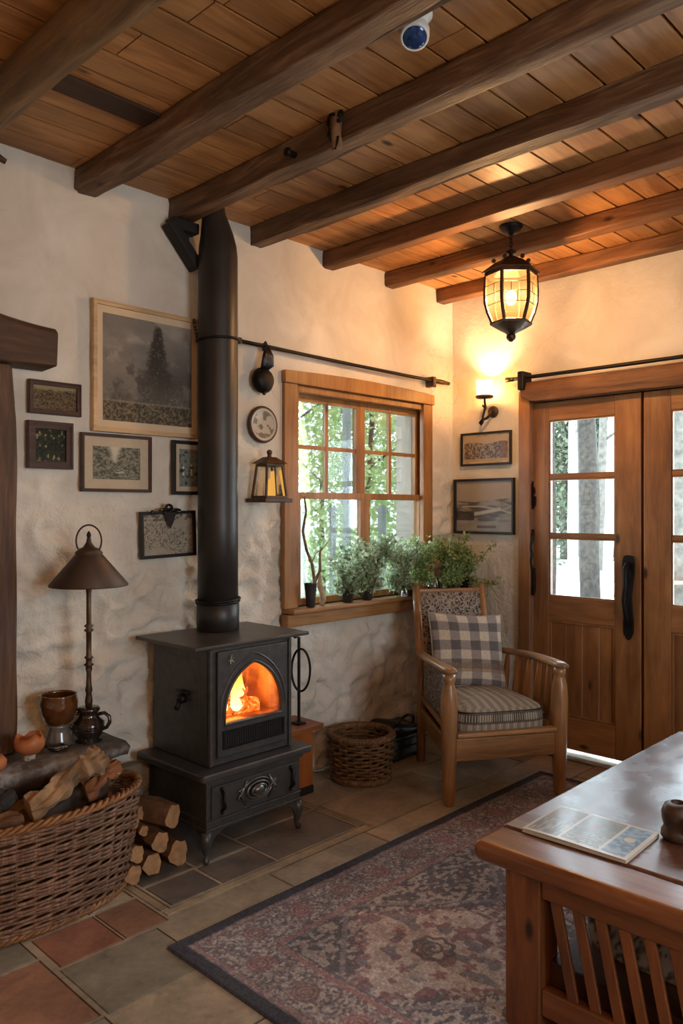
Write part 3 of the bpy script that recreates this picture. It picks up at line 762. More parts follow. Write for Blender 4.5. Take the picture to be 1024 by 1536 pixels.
# ------------------------------------------------------------------ stove
sx, sy = 2.09, 2.557
st = thing('wood_stove', 'black cast iron wood stove with arched glass door and lit fire', 'stove', (sx, sy, 0))
hw = .22
bm = new()   # body shell
box(bm, -hw, -hw + .012, 0.0, .40, .372, .848); box(bm, hw - .012, hw, 0.0, .40, .372, .848); box(bm, -hw + .012, hw - .012, .388, .40, .372, .848)
def arch(w, zs, zb, za):
    h_ = za - zs; c_ = (h_ * h_ - w * w) / (2 * w); R_ = w + c_; am = math.atan2(h_, c_)
    arc = [(-c_ + R_ * math.cos(am * i / 10), zs + R_ * math.sin(am * i / 10)) for i in range(11)]
    return [(-w, zb), (w, zb)] + arc + [(-x, z) for x, z in arc[-2::-1]]
ring(bm, rect(-hw, hw, .372, .848), arch(.170, .60, .43, .815), -.002, .012)
for s_ in (-1, 1):
    box(bm, s_ * hw - .016 * (s_ > 0) , s_ * hw + .016 * (s_ < 0), -.012, -.002, .374, .846)
obj('body', bm, M['iron'], st, bevel=.004)
bm = new(); box(bm, -.30, .315, -.025, .42, .850, .866); obj('top_plate', bm, M['stovetop'], st, bevel=.004)
bm = new()
P0 = [(-.29, -.068), (.29, -.068), (.30, -.04), (.30, .41), (-.30, .41), (-.30, -.04)]
A = [bm.verts.new((x, y, .338)) for x, y in P0]; B = [bm.verts.new((x, y, .370)) for x, y in P0]
bm.faces.new(A); bm.faces.new(B)
for i in range(6): bm.faces.new((A[i], A[i - 1], B[i - 1], B[i]))
obj('shelf_ledge', bm, M['stovetop'], st, bevel=.008)
bm = new()  # lower box
box(bm, -.252, .252, -.03, .38, .13, .325); box(bm, -.262, .262, -.042, .385, .318, .338); box(bm, -.256, .256, -.036, .382, .128, .140); box(bm, -.256, .256, -.036, .382, .163, .170)
# arched aprons
def apron(f, x0, x1, depth):
    ap = [(x0, .13), (x0, .05), (x0 + .018, .06), (x0 + .045, .10), (x0 + .09, .122)] + [(x1 - .09, .122), (x1 - .045, .10), (x1 - .018, .06), (x1, .05), (x1, .13)]
    prism(bm, ap, 0, depth, f)
apron(lambda x, y, z: (x, -.03 + y, z), -.252, .252, .012)
apron(lambda x, y, z: (-.252 + y, x, z), -.03, .38, .012); apron(lambda x, y, z: (.252 - y, x, z), -.03, .38, .012)
obj('base_box', bm, M['iron'], st, bevel=.003)
for sxx in (-1, 1):
    for syy in (-.018, .36):
        bm = new(); x = sxx * .245
        tube(bm, [(x, syy, .125), (x + sxx * .004, syy - .004, .09), (x, syy, .05), (x - sxx * .004, syy, .028), (x + sxx * .004, syy - .006, .012), (x + sxx * .006, syy - .008, .001)], [.020, .022, .015, .010, .015, .009], 10)
        obj('leg', bm, M['iron'], st, smooth=True)
dr = new(); box(dr, -.232, .232, -.040, -.030, .178, .305); drawer = obj('ash_drawer', dr, M['iron'], st, bevel=.003)
bm = new()
for rr_, yy_ in ((.062, -.040), (.046, -.047), (.030, -.054)):
    pts = [(math.cos(a) * rr_ * 1.25, yy_, .243 + math.sin(a) * rr_ * .72) for a in [2 * PI * i / 28 for i in range(28)]]
    tube(bm, pts, .0055, 6, closed=True)
blob(bm, (0, -.05, .243), .03, 2, .1, 3, sc=(1, .6, .8))
for s_ in (-1, 1):
    for k in range(5): tube(bm, [(s_ * (.06 + .02 * math.sin(k)), -.043, .243 + .05 * math.cos(k * 1.1)), (s_ * (.085 + .012 * k % .03), -.046, .243 + .02 * math.sin(k * 2)), (s_ * .078, -.043, .24 - .03 * math.cos(k))], .0045, 6)
obj('emblem', bm, plain('worn_steel', hexc('6b6763'), .35, .8, .4, 40, .3), drawer, smooth=True)
for s_ in (-1, 1):
    bm = new(); x = s_ * .185
    tube(bm, [(x, -.042, .285), (x + .006, -.056, .27), (x - .004, -.060, .245), (x + .006, -.056, .22), (x, -.042, .198)], [.006, .010, .007, .010, .006], 8)
    blob(bm, (x, -.045, .29), .009, 2, .1); blob(bm, (x, -.045, .195), .008, 2, .1)
    obj('catch', bm, M['blackmetal'], drawer, smooth=True)
# door with gothic arch
dbm = new()
ring(dbm, rect(-.187, .187, .405, .835), arch(.150, .572, .540, .770), -.020, -.003, c=(0, .63))
sd = obj('door', dbm, M['iron'], st, bevel=.004)
bm = new()
for w_, za, y0, r_ in ((.155, .778, -.021, .006), (.176, .812, -.019, .005)):
    zb = .571 if w_ > .16 else .535
    ap = arch(w_, .572, zb, za)
    pts = [(x, y0, z) for x, z in ap]
    tube(bm, pts[1:] + [pts[0]], r_, 6, closed=w_ < .16)
obj('arch_moulding', bm, M['iron'], sd, smooth=True)
bm = new(); prism(bm, arch(.151, .572, .539, .771), -.010, -.007); obj('glass', bm, M['clear'], sd)
bm = new(); ring(bm, rect(-.165, .165, .437, .512), rect(-.157, .157, .445, .504), -.026, -.018)
for i in range(7): box(bm, -.157, .157, -.024, -.020, .449 + i * .008, .452 + i * .008)
for i in range(26): box(bm, -.155 + i * .0122, -.153 + i * .0122, -.0235, -.0205, .446, .503)
obj('vent_grille', bm, M['blackmetal'], sd)
bm = new(); box(bm, -.157, .157, -.0195, -.0185, .445, .504); obj('vent_backing', bm, M['groove'], sd)
bm = new(); 
for k in range(6):
    a = k * PI / 3 + .3; tube(bm, [(-.125, -.022, .80), (-.125 + .016 * math.cos(a), -.026, .80 + .02 * math.sin(a))], [.004, .002], 6)
obj('badge', bm, plain('pale_metal_badge', hexc('8d8578'), .4, .8), sd)
# firebox interior
bm = new(); box(bm, -.19, .19, .02, .36, .50, .52); box(bm, -.19, .19, .345, .36, .52, .83); box(bm, -.205, -.19, .02, .36, .50, .83); box(bm, .19, .205, .02, .36, .50, .83); box(bm, -.19, .19, .02, .36, .815, .83)
obj('firebox', bm, M['brick'], st)
def ember_tex(s):
    v = s.obj(); n = s.noise(v, 22, 5, .6, 1.5)
    return s.ramp(n, [(.35, (.15, .012, .001)), (.52, (1, .14, .01)), (.68, (1, .5, .1))]).outputs[0]
EMB = emis('ember_glow', (1, .3, .05, 1), 2.2, tex=ember_tex)
bm = new()
tube(bm, [(-.14, .12, .55), (0, .14, .56), (.13, .12, .545)], [.032, .036, .03], 10, jit=.4)
tube(bm, [(-.10, .22, .56), (.04, .2, .60), (.14, .24, .60)], [.03, .034, .028], 10, jit=.4)
tube(bm, [(.02, .08, .57), (.08, .2, .63), (.1, .28, .68)], [.026, .028, .02], 10, jit=.4)
obj('burning_logs', bm, EMB, st, smooth=True)
FL = emis('flame', (1, .55, .16, 1), 3.6, tex=lambda s: s.ramp(s.n('ShaderNodeSeparateXYZ', {0: s.obj(rand=False)}).outputs[2], [(.56, (1, .75, .35)), (.66, (1, .36, .05)), (.72, (1, .12, .01))]).outputs[0])
for k, (fx, fy, fz, fh, fr) in enumerate(((-.105, .07, .555, .085, .022), (-.045, .06, .555, .105, .026), (.02, .12, .58, .13, .03), (.075, .16, .59, .12, .024), (-.075, .15, .58, .13, .024))):
    bm = new(); pr = [(0, 0), (.6, .06), (1, .2), (.85, .42), (.5, .68), (.2, .88), (0, 1)]
    lathe(bm, [(r_ * fr, z_ * fh) for r_, z_ in pr], 12, (0, 0, 0))
    for v in bm.verts: v.co.x += .014 * math.sin(v.co.z * 30 + k); v.co += V((fx, fy, fz))
    obj('flame', bm, FL, st, smooth=True)
bm = new(); tube(bm, [(-.22, .17, .625), (-.245, .17, .625)], [.02, .02], 12); tube(bm, [(-.245, .17, .625), (-.25, .17, .60), (-.262, .17, .585)], [.008, .010, .012], 8); tube(bm, [(-.235, .12, .655), (-.235, .2, .655)], .007, 8)
obj('side_latch', bm, M['blackmetal'], st, smooth=True)
bm = new(); box(bm, -.222, -.220, .06, .34, .50, .80); obj('side_panel', bm, M['iron'], st, bevel=.001)
# stovepipe
sp = thing('stovepipe', 'tall black stovepipe rising from the stove to the ceiling', 'stovepipe', (2.150, 2.868, .868))
bm = new(); pts = []; rad = []
for z, r_, dx in ((0, .092, 0), (.5, .091, 0), (1.0, .0905, 0), (1.4, .090, 0), (1.69, .0895, 0), (1.70, .0885, 0), (1.74, .085, -.002), (1.79, .075, -.006), (1.84, .063, -.016), (1.88, .054, -.024), (1.935, .049, -.027)):
    pts.append((dx, 0, z)); rad.append(r_)
tube(bm, pts, rad, 36); obj('pipe', bm, M['pipe'], sp, smooth=True)
for z, r_ in ((1.315, .0955), (.135, .098), (.125, .096)):
    bm = new(); tube(bm, [(math.cos(a) * r_, math.sin(a) * r_, z + .006 * math.cos(a)) for a in [2 * PI * i / 36 for i in range(36)]], .006, 8, closed=True)
    obj('clamp_ring', bm, M['blackmetal'], sp, smooth=True)
bm = new(); lathe(bm, [(.0935, 0), (.0965, .002), (.0965, .118), (.0935, .12)], 36, capt=False); obj('collar', bm, M['pipe'], sp, smooth=True)
bm = new(); pa, pb = onY(291, 482, 2.90), onY(296, 508, 2.86); n = 6
for i in range(n):
    p = pa.lerp(pb, i / (n - 1)) - V((2.150, 2.868, .868)); tube(bm, [(p.x + .006 * math.cos(a) * (i % 2), p.y + .006 * math.cos(a) * (1 - i % 2), p.z + .011 * math.sin(a)) for a in [2 * PI * k / 10 for k in range(10)]], .0022, 5, closed=True)
obj('chain', bm, M['blackmetal'], sp, smooth=True)
bm = new(); obox(bm, (1.945, 2.955, 2.690), (2.095, 2.955, 2.515), .07, .045); box(bm, 1.95, 2.09, 2.925, 2.99, 2.665, 2.712)
box(bm, 2.03, 2.06, 2.96, 2.99, 2.56, 2.67)
tag(obj('timber_brace', bm, plain('black_timber', hexc('17110d'), .7), bevel=.005), 'blackened diagonal timber brace on the wall beside the stovepipe top', 'brace')

# stand beside the stove with tools
stand = thing('side_stand', 'low reddish wooden stand between the stove and small basket', 'stand', (2.56, 2.87, 0))
bm = new(); box(bm, -.135, .125, -.07, .11, .04, .315); obj('body', bm, wood('orange_wood', hexc('8a4a1c'), hexc('a85f28'), hexc('b9702f'), axis=2, rough=.45), stand, bevel=.004)
bm = new(); box(bm, -.15, .17, -.10, .115, .318, .345); obj('top', bm, wood('stand_top_wood', hexc('6a3a1c'), hexc('8a5230'), hexc('9b6240'), axis=0, rough=.4), stand, bevel=.004)
bm = new(); box(bm, -.138, .128, -.073, .112, 0, .04); obj('plinth', bm, M['groove'], stand, bevel=.004)
ft = thing('fire_tool', 'thin black iron fire tool rod with oval ring handle beside stove', 'fire tool', (2.635, 2.85, .345))
bm = new(); tube(bm, [(0, 0, 0), (0, 0, .43), (-.03, 0, .434)], .008, 8); box(bm, -.03, .02, -.03, .03, 0, .008); obj('rod', bm, M['blackmetal'], ft, bevel=.001)
bm = new(); tube(bm, [(.002 + .046 * math.cos(a) * CY, -.012 - .046 * math.cos(a) * CX, .268 + .105 * math.sin(a)) for a in [2 * PI * i / 32 for i in range(32)]], .006, 8, closed=True)
obj('ring_handle', bm, M['blackmetal'], ft, smooth=True)
kt = thing('red_kettle', 'small red enamel pot with black lid on the stand behind stove', 'pot', (2.53, 2.86, .345))
bm = new(); lathe(bm, [(.03, 0), (.034, .004), (.034, .02), (.022, .03), (.02, .034)], 20); obj('foot', bm, M['greyglaze'], kt, smooth=True)
bm = new(); lathe(bm, [(.02, .033), (.038, .045), (.047, .07), (.044, .095), (.03, .112), (.02, .116)], 24); obj('body', bm, M['red'], kt, smooth=True)
bm = new(); lathe(bm, [(.022, .115), (.024, .12), (.012, .132), (.02, .148), (.026, .165), (.018, .182), (0, .19)], 20); obj('lid', bm, M['blackmetal'], kt, smooth=True)

# ------------------------------------------------------------------ firewood pile
FW = []
pile = [(208, 1306, 2.585, .034, 0), (232, 1300, 2.60, .041, 1), (268, 1280, 2.60, .044, 0),
        (211, 1272, 2.60, .030, 0), (239, 1276, 2.62, .040, 0), (203, 1241, 2.74, .024, 0), (196, 1255, 2.68, .026, 0), (210, 1250, 2.70, .020, 0), (216, 1240, 2.78, .022, 0)]
z_lab = ['firewood log at the floor, nearest the big wicker basket', 'pale split firewood block in the middle of the bottom row', 'firewood log at the bottom right of the pile, touching the hearth',
         'round cut firewood log resting above the lowest log', 'round firewood log in the middle row with pale cut end', 'small round log high at the back of the pile, beside the basket',
         'short half-hidden log beside the basket, halfway up the pile', 'thin log wedged just under the high small back log', 'thin log end directly beneath the big top log']
fwx = [(1.555, .037, .036), (1.643, .042, .041), (1.765, .047, .046), (1.575, .105, .032), (1.685, .118, .040), (1.60, .205, .024), (1.535, .16, .026), (1.628, .165, .020), (1.655, .21, .024)]
fwy = [2.59, 2.60, 2.605, 2.60, 2.61, 2.66, 2.63, 2.64, 2.70]
for (x, z, r_), y, lab, i in zip(fwx, fwy, z_lab, range(9)):
    bm = new(); L = .30; n = 7
    tube(bm, [(.02 * math.sin(i * 2 + k * .5) * k / n, L * k / n, .004 * math.sin(k + i)) for k in range(n + 1)], [r_ * (1 + .05 * math.sin(k * 1.7 + i)) for k in range(n + 1)], 6 if i == 1 else 14, capmi=1, jit=.35)
    o = obj('firewood_log', bm, [M['logbark'], M['cut']], loc=(x, y, z), bevel=.002)
    tag(o, lab, 'log', 'stacked firewood beside the stove')
bm = new(); tube(bm, [(0, 0, 0), (-.03, .10, .004), (-.06, .2, .0), (-.08, .30, .0)], [.046, .05, .048, .045], 14, capmi=1, jit=.3)
tag(obj('firewood_log', bm, [M['logbark'], M['cut']], loc=(1.735, 2.60, .205), bevel=.003), 'thick honey-coloured log lying on top of the firewood pile', 'log', 'stacked firewood beside the stove')

# ------------------------------------------------------------------ wicker baskets
def basket(t, a0, b0, a1, b1, h, rows, stakes, r_, mat, rimmat, amp, bulge=0.0):
    def ab(f): 
        k = f + bulge * math.sin(PI * f); return a0 + (a1 - a0) * k, b0 + (b1 - b0) * k
    bm = new(); n = stakes * 4
    for j in range(rows):
        f = (j + .5) / rows; a, b = ab(f)
        pts = []
        for i in range(n):
            th = 2 * PI * i / n; s_ = amp * math.sin(stakes * th / 2 + (PI if j % 2 else 0)); zz = h * f + h * .016 * math.sin(3 * th + j) + .25 * r_ * mnoise.noise(V((math.cos(th) * 4, math.sin(th) * 4, j)))
            pts.append(((a + s_) * math.cos(th), (b + s_) * math.sin(th), zz))
        tube(bm, pts, r_ * (1 + .2 * mnoise.noise(V((j * 3.3, 0, 0)))), 6, closed=True)
    obj('weave', bm, mat, t, smooth=True)
    bm = new()
    for k in range(stakes):
        th = 2 * PI * (k + .0) / stakes; pts = []
        for i in range(7):
            a, b = ab(i / 6); pts.append((a * math.cos(th), b * math.sin(th), h * i / 6 + .004))
        tube(bm, pts, r_ * .55, 5)
    obj('stakes', bm, mat, t, smooth=True)['kind'] = 'stuff'
    bm = new(); lathe(bm, [(1, .006), (.0, .006)], 40, (0, 0, 0), a0, b0, capt=False); obj('bottom', bm, mat, t)
    for nm, f, rr_, zoff in (('rim', 1.0, r_ * 2.0, r_ * 1.0), ('foot_braid', 0.0, r_ * 2.0, r_ * 2.2)):
        bm = new(); a, b = ab(f); m = 160
        for s3 in range(3):
            pts = []
            for i in range(m):
                th = 2 * PI * i / m; q = 26 * th + s3 * 2 * PI / 3
                pts.append(((a + rr_ * .8 * math.cos(q)) * math.cos(th), (b + rr_ * .8 * math.cos(q)) * math.sin(th), h * f + zoff + rr_ * .7 * math.sin(q)))
            tube(bm, pts, rr_ * .62, 6, closed=True)
        obj(nm, bm, rimmat, t, smooth=True)
bk = thing('log_basket', 'large oval wicker basket full of firewood in front of stone shelf', 'basket', (1.19, 2.67, 0))
basket(bk, .355, .155, .41, .20, .375, 36, 40, .0062, M['wicker'], M['rimwicker'], .0065, .15)
sb = thing('wicker_basket', 'small round wicker basket on the floor beside the armchair', 'basket', (3.01, 2.775, 0))
basket(sb, .145, .145, .165, .165, .225, 13, 24, .0078, M['wicker2'], M['wicker2'], .009, .15)

# logs in the large basket
def log_between(p0, p1, r_, lab, mats, j=.5, bumps=0, grp='firewood in the large basket'):
    p0, p1 = V(p0), V(p1); bm = new(); n = 40; L = p1 - p0
    side = L.cross(V((0, 0, 1))).normalized()
    tube(bm, [L * i / n + side * .012 * math.sin(i * .2) for i in range(n + 1)], [r_ * (1 + .08 * math.sin(i * .45) + (bumps * max(0, (i / n - .45)) * (.7 + .5 * math.sin(i * 1.1)) if bumps else 0)) for i in range(n + 1)], 28, capmi=1, jit=j)
    return tag(obj('firewood_log', bm, mats, loc=p0, bevel=.002), lab, 'log', grp)
bl = [M['logbark'], M['cut']]
BR = plain('weathered_log', hexc('8a6a48'), .75, 0, .5, 16, .9, bd=.015)
log_between((1.13, 2.545, .415), (1.425, 2.625, .50), .038, 'large weathered gnarled log leaning up out of the big basket', [BR, M['cut']], .6, .9)
log_between((1.36, 2.60, .40), (1.50, 2.66, .455), .032, 'reddish broken log end at the right inside the big basket', [plain('red_brown_log', hexc('7c4a28'), .75, 0, .4, 20, .8, bd=.012), M['cut']], .7)
log_between((1.01, 2.60, .40), (1.09, 2.66, .44), .040, 'dark charred log end at the left inside the big basket', [plain('charred_log', hexc('2c2724'), .8, 0, .6, 20, .8), plain('ashen_end', hexc('6d665f'), .8)], .4)
log_between((.93, 2.54, .385), (1.10, 2.56, .385), .030, 'small split log with pale face low at basket left rim', bl, .4)
log_between((1.16, 2.62, .36), (1.46, 2.68, .37), .045, 'dark log lying deep in the middle of the big basket', [plain('dark_log', hexc('3a2a1f'), .8, 0, .4, 20, .8), M['cut']], .4)
log_between((.85, 2.68, .33), (1.5, 2.73, .33), .05, 'long brown log lying across the back of the big basket', bl, .4)
log_between((.83, 2.62, .30), (1.3, 2.58, .31), .05, 'long log lying along the front inside the big basket', bl, .4)
log_between((1.47, 2.72, .345), (1.51, 2.63, .44), .022, 'thin stick poking up at right rim of the big basket', bl, .4)

# ------------------------------------------------------------------ lamp and bits on the stone shelf
lx, ly = 1.505, 2.845
lp = thing('table_lamp', 'tall bronze table lamp with conical copper shade on stone shelf', 'lamp', (lx, ly, .499))
bm = new(); lathe(bm, [(.045, 0), (.052, .004), (.040, .014), (.052, .03), (.060, .055), (.056, .08), (.040, .095), (.036, .115), (.044, .125), (.040, .135), (.020, .138)], 28)
for i in range(4): tube(bm, [(math.cos(a) * .0585, math.sin(a) * .0585, .05 + i * .008) for a in [2 * PI * k / 28 for k in range(28)]], .0022, 5, closed=True)
obj('base', bm, M['darkglaze'], lp, smooth=True)
for s_ in (-1, 1):
    bm = new(); dx, dy = CY, -CX
    tube(bm, [(s_ * dx * q, s_ * dy * q, z) for q, z in ((.040, .108), (.062, .112), (.080, .098), (.082, .075), (.070, .055), (.054, .05))], .0075, 8)
    obj('handle', bm, M['darkglaze'], lp, smooth=True)
bm = new(); lathe(bm, [(.013, .136), (.015, .16), (.010, .19), (.014, .20), (.011, .22), (.009, .27), (.013, .285), (.011, .295), (.020, .302), (.011, .31), (.012, .325), (.018, .33), (.011, .338), (.010, .36), (.0105, .43), (.020, .437), (.010, .446), (.019, .455), (.010, .462), (.0095, .58), (.012, .60), (.009, .64)], 18)
obj('stem', bm, M['bronze'], lp, smooth=True)
bm = new(); lathe(bm, [(.150, .612), (.152, .617), (.053, .735), (.050, .740), (.054, .742), (.040, .757), (.022, .765), (.010, .785), (.008, .80), (.004, .805)], 40, capt=False)
sh = obj('shade', bm, M['copper'], lp, smooth=True); sh.modifiers.new('s', 'SOLIDIFY').thickness = .002
bm = new(); tube(bm, [(.050 * dx * math.cos(a), .050 * dy * math.cos(a), .790 + .062 * math.sin(a)) for a in [R(-32) + R(244) * i / 24 for i in range(25)]], .0035, 8); obj('ring_handle', bm, M['copper'], lp, smooth=True)
bm = new(); lathe(bm, [(.004, .80), (.009, .808), (.007, .82), (0, .83)], 12); obj('finial', bm, M['blackmetal'], lp, smooth=True)

vs = thing('amber_vase', 'amber glass vase with grey foot on the stone shelf beside lamp', 'vase', (1.405, 2.895, .499))
bm = new(); lathe(bm, [(.048, 0), (.055, .003), (.052, .02), (.044, .05), (.040, .07), (.046, .078)], 28); obj('foot', bm, M['greyglaze'], vs, smooth=True)
bm = new(); lathe(bm, [(.04, .079), (.058, .098), (.070, .13), (.074, .165), (.068, .19), (.070, .195), (.066, .195), (.064, .188), (.068, .165), (.062, .13), (.05, .10), (0, .088)], 28, capt=False)
obj('bowl', bm, M['amber_in'], vs, smooth=True)
ob = thing('orange_bowl', 'broken orange gourd bowl on a pale stone, on the stone shelf', 'bowl', tuple(onY(44, 1135, 2.78).xy) + (.499,))
bm = new(); lathe(bm, [(.012, .022), (.036, .03), (.052, .05), (.054, .072), (.046, .092), (.042, .09), (.048, .072), (.042, .052), (0, .04)], 28, capt=False)
for v in bm.verts:
    a = math.atan2(v.co.y, v.co.x)
    if v.co.z > .085: v.co.z += .008 * math.sin(a * 3) + .004 * math.sin(a * 7)
obj('shell', bm, M['orange'], ob, smooth=True)
bm = new(); blob(bm, (0, 0, .013), .022, 3, .5, 2, 3, (1, .9, .62)); obj('base_stone', bm, M['chalk'], ob, smooth=True)
p = onY(-7, 1152, 2.74)
bm = new(); lathe(bm, [(0, 0), (.02, .002), (.036, .02), (.038, .04), (.024, .058), (0, .056)], 24)
tag(obj('small_squash', bm, M['orange'], loc=(p.x, p.y, .499), smooth=True), 'small bright orange squash at the left end of the stone shelf', 'squash')
bm = new(); blob(bm, (0, 0, .014), .026, 3, .4, 2, 1, (1.5, 1, .5))
q = onY(88, 1122, 2.81); tag(obj('dark_pebble', bm, M['darkglaze'], loc=(q.x, q.y, .499), smooth=True), 'shiny dark flat stone in front of the amber vase', 'stone')

# ------------------------------------------------------------------ pictures
def img_misty(u, v):
    s = lerp(rgb('8f887d'), rgb('6c665f'), fbm(u * 4, v * 6, 3)); s = lerp(s, rgb('a59c90'), sm(.5, .7, fbm(u * 3 + 4, v * 5, 8)) * .7)
    g = fbm(u * 60, v * 60, 5, 3)
    wd = .03 + .24 * np.clip(.98 - v, 0, 1) * (.55 + .9 * fbm(u * 5, v * 26, 2, 3))
    tree = sm(1.25, .55, np.abs(u - .60 + .02 * (fnoise(u * 0, v * 9, 61) - .5)) / wd + .9 * (g - .5)) * sm(.99, .93, v)
    s = lerp(s, rgb('2f2b28'), tree * sm(.22, .60, g + .12) * .85)
    s = lerp(s, rgb('413c36'), sm(.44, .58, fbm(u * 7, v * 6, 33) + .3 * (g - .5)) * sm(.80, .35, v) * .75)
    low = sm(.55, .2, v + .25 * fbm(u * 6, v * 2, 21) - .1)
    s = lerp(s, lerp(rgb('3c3831'), rgb('8c857a'), g), low * .75)
    bush = (v < .19); s = np.where(bush[..., None], lerp(rgb('3e3a30'), rgb('7f725a'), sm(.3, .75, fbm(u * 60, v * 60, 12, 4))), s)
    s = lerp(s, rgb('a08a7a'), (np.abs(v - .19) < .008) * .5)
    return s
def img_thicket(c0, c1, c2, sc=26, hz=.0, sky='b3a78f'):
    def f(u, v):
        g = fbm(u * sc, v * sc, 7, 4); s = lerp(rgb(c0), rgb(c1), sm(.3, .7, g)); s = lerp(s, rgb(c2), sm(.60, .75, fbm(u * sc * .7 + 5, v * sc * .7, 31, 3)))
        s = lerp(s, rgb(sky), sm(hz + .02, hz + .15, v + .25 * (fbm(u * 6, v * 3, 44) - .5)) * (hz > 0))
        return s
    return f
def img_lake(u, v):
    g = fbm(u * 28, v * 28, 5, 4); s = lerp(rgb('4b4d42'), rgb('8a8676'), sm(.3, .7, g))
    gap = sm(.22, .05, np.abs(u - .45) + (1 - v) * .25); s = lerp(s, rgb('c2bca9'), gap * (v > .5))
    s = lerp(s, rgb('b2a996'), sm(.16, .05, np.hypot(u - .58, (v - .22) * 1.4)) * sm(.35, .6, g)); return s
def img_figures(u, v):
    g = fbm(u * 20, v * 24, 6, 4); s = lerp(rgb('5a635c'), rgb('8f9386'), g); s = lerp(s, rgb('c9c5b6'), sm(.08, .02, np.abs((u * 5) % 1 - .5) - .05) * (v > .3) * (v < .6)); return lerp(s, rgb('3a3730'), sm(.6, .7, fbm(u * 12, v * 12, 71)))
def img_sketch(u, v):
    s = lerp(rgb('aaa18f'), rgb('948a79'), fbm(u * 5, v * 5, 3)); g = fbm(u * 22, v * 22, 5, 3)
    m = sm(.42, .25, np.abs(v - .42 - .12 * np.sin(u * 6))) ; s = lerp(s, rgb('332e29'), (np.abs(g - .5) < .035) * m * .9)
    s = lerp(s, rgb('3a342e'), (np.abs(np.sin(u * 40 + 8 * g)) < .12) * m * .6); s = lerp(s, rgb('4c463d'), (v > .84) * sm(.4, .6, g) * .8); return s
def img_coast(u, v):
    s = lerp(rgb('8d8272'), rgb('9a8d7b'), v); g = fbm(u * 18, v * 30, 9, 3)
    land = v < .62 - .03 * np.sin(u * 5); s = np.where(land[..., None], lerp(rgb('4c4740'), rgb('8a8377'), sm(.3, .7, fbm(u * 6, v * 16, 14, 3))), s)
    s = lerp(s, rgb('aaa294'), sm(.05, .02, np.abs(v - .38 - .22 * (u - .5))) * (u > .3) * (u < .8)); s = lerp(s, rgb('302c28'), (v < .40) * (v > .22) * (u < .33) * .8)
    s = lerp(s, rgb('8f877b'), (v < .2) * .8); s = lerp(s, rgb('55473b'), (np.abs(v - .09) < .025) * (np.abs(u - .55) < .17)); s = lerp(s, rgb('a59d90'), sm(.02, .005, np.abs(v - .5 + .3 * (u - .3) ** 2)) * (u > .1)); return s
def img_bank(u, v):
    g = fbm(u * 36, v * 16, 9, 4); s = lerp(rgb('4d4439'), rgb('93887a'), sm(.3, .7, g)); s = lerp(s, rgb('7d4a3c'), (u > .82) * sm(.45, .6, g) * .7)
    top = v > .73 + .04 * np.sin(u * 9); s = np.where(top[..., None], rgb('ab9676'), s); return np.where((v < .10)[..., None], rgb('a38f72'), s)
def picture(label, cat, loc, w, h, fw, mw, fn, fmat, rotz=0, depth=.022, mmat=None, name='framed_picture', tilt=0):
    t = thing(name, label, cat, loc, rotz); t.rotation_euler = (0, tilt, rotz)
    # loc is the bottom centre; the picture faces local -y, wall at local y=0
    bm = new(); ring(bm, rect(-w / 2, w / 2, 0, h), rect(-w / 2 + fw, w / 2 - fw, fw, h - fw), -depth, -.001)
    ring(bm, rect(-w / 2 + .002, w / 2 - .002, .002, h - .002), rect(-w / 2 + fw * .35, w / 2 - fw * .35, fw * .35, h - fw * .35), -depth - .004, -depth)
    obj('frame', bm, fmat, t, bevel=.0025)
    iw, ih = w - 2 * fw, h - 2 * fw
    if mw:
        bm = new(); box(bm, -iw / 2, iw / 2, -depth * .55, -.002, fw, h - fw); obj('mat_board', bm, mmat or M['matboard'], t)
    pw, ph = iw - 2 * mw, ih - 2 * mw; y = -depth * .55 - .001 if mw else -depth * .5
    nx = max(40, int(pw / .0022)); ny = max(40, int(ph / .0022))
    U, Vv = np.meshgrid(np.linspace(0, 1, nx), np.linspace(0, 1, ny))
    P = np.stack([-pw / 2 + U * pw, np.full_like(U, y), fw + mw + Vv * ph], -1)
    gridmesh('print', P, fn(U, Vv), M['print'], t, smooth=False)
    return t
def on_left_wall(x0, x1, yt, yb, pyat='l'):
    """wall-plane placement from the corners of a frame on the window wall"""
    a = onY(x0, yt, 2.985); b = onY(x1, yt, 2.985); zb = onY(x0, yb, 2.985).z
    return ((a.x + b.x) / 2, 2.99, zb), b.x - a.x, a.z - zb
g1 = 'framed pictures on the left wall'
l, w, h = on_left_wall(136, 299, 447, 645); l = (l[0], 2.99, 1.738)
picture('large misty landscape with tall dark tree in pale wood frame', 'picture', l, w, .550, .020, .030, img_misty, M['lframe'], 0, .024, plain('warm_mat', hexc('cdb594'), .7, 0, .04))
l, w, h = on_left_wall(41, 120, 568, 619); picture('small horizontal thicket picture in brown frame, topmost beside left post', 'picture', l, w, h, .019, .0, img_thicket('2e2a20', '7a6a4c', '7a5038', 34, .74, '8f7f62'), M['wframe'], 0, .02, name='framed_picture')
l, w, h = on_left_wall(39, 107, 630, 702); picture('small square picture of bright leaves in wide brown frame beside left post', 'picture', l, w, h, .030, .0, img_thicket('14160f', '2c3322', '9c8c66', 16), M['wframe'], 0, .024)
l, w, h = on_left_wall(120, 225, 648, 737); picture('brown framed woodland lake photograph below the large misty landscape', 'picture', l, w, h, .013, .040, img_lake, M['wframe'], 0, .02)
l, w, h = on_left_wall(257, 335, 660, 742); picture('dark framed figure photograph half hidden behind the stovepipe', 'picture', l, w, h, .016, .022, img_figures, M['bframe'], 0, .02)
l, w, h = on_left_wall(210, 292, 765, 838)
pk = picture('black framed sketch with dark ornament clipped on top, above the stove', 'picture', l, w, h - .005, .014, .0, img_sketch, M['bframe'], 0, .02, tilt=R(-1.5))
bm = new(); z0 = h - .01
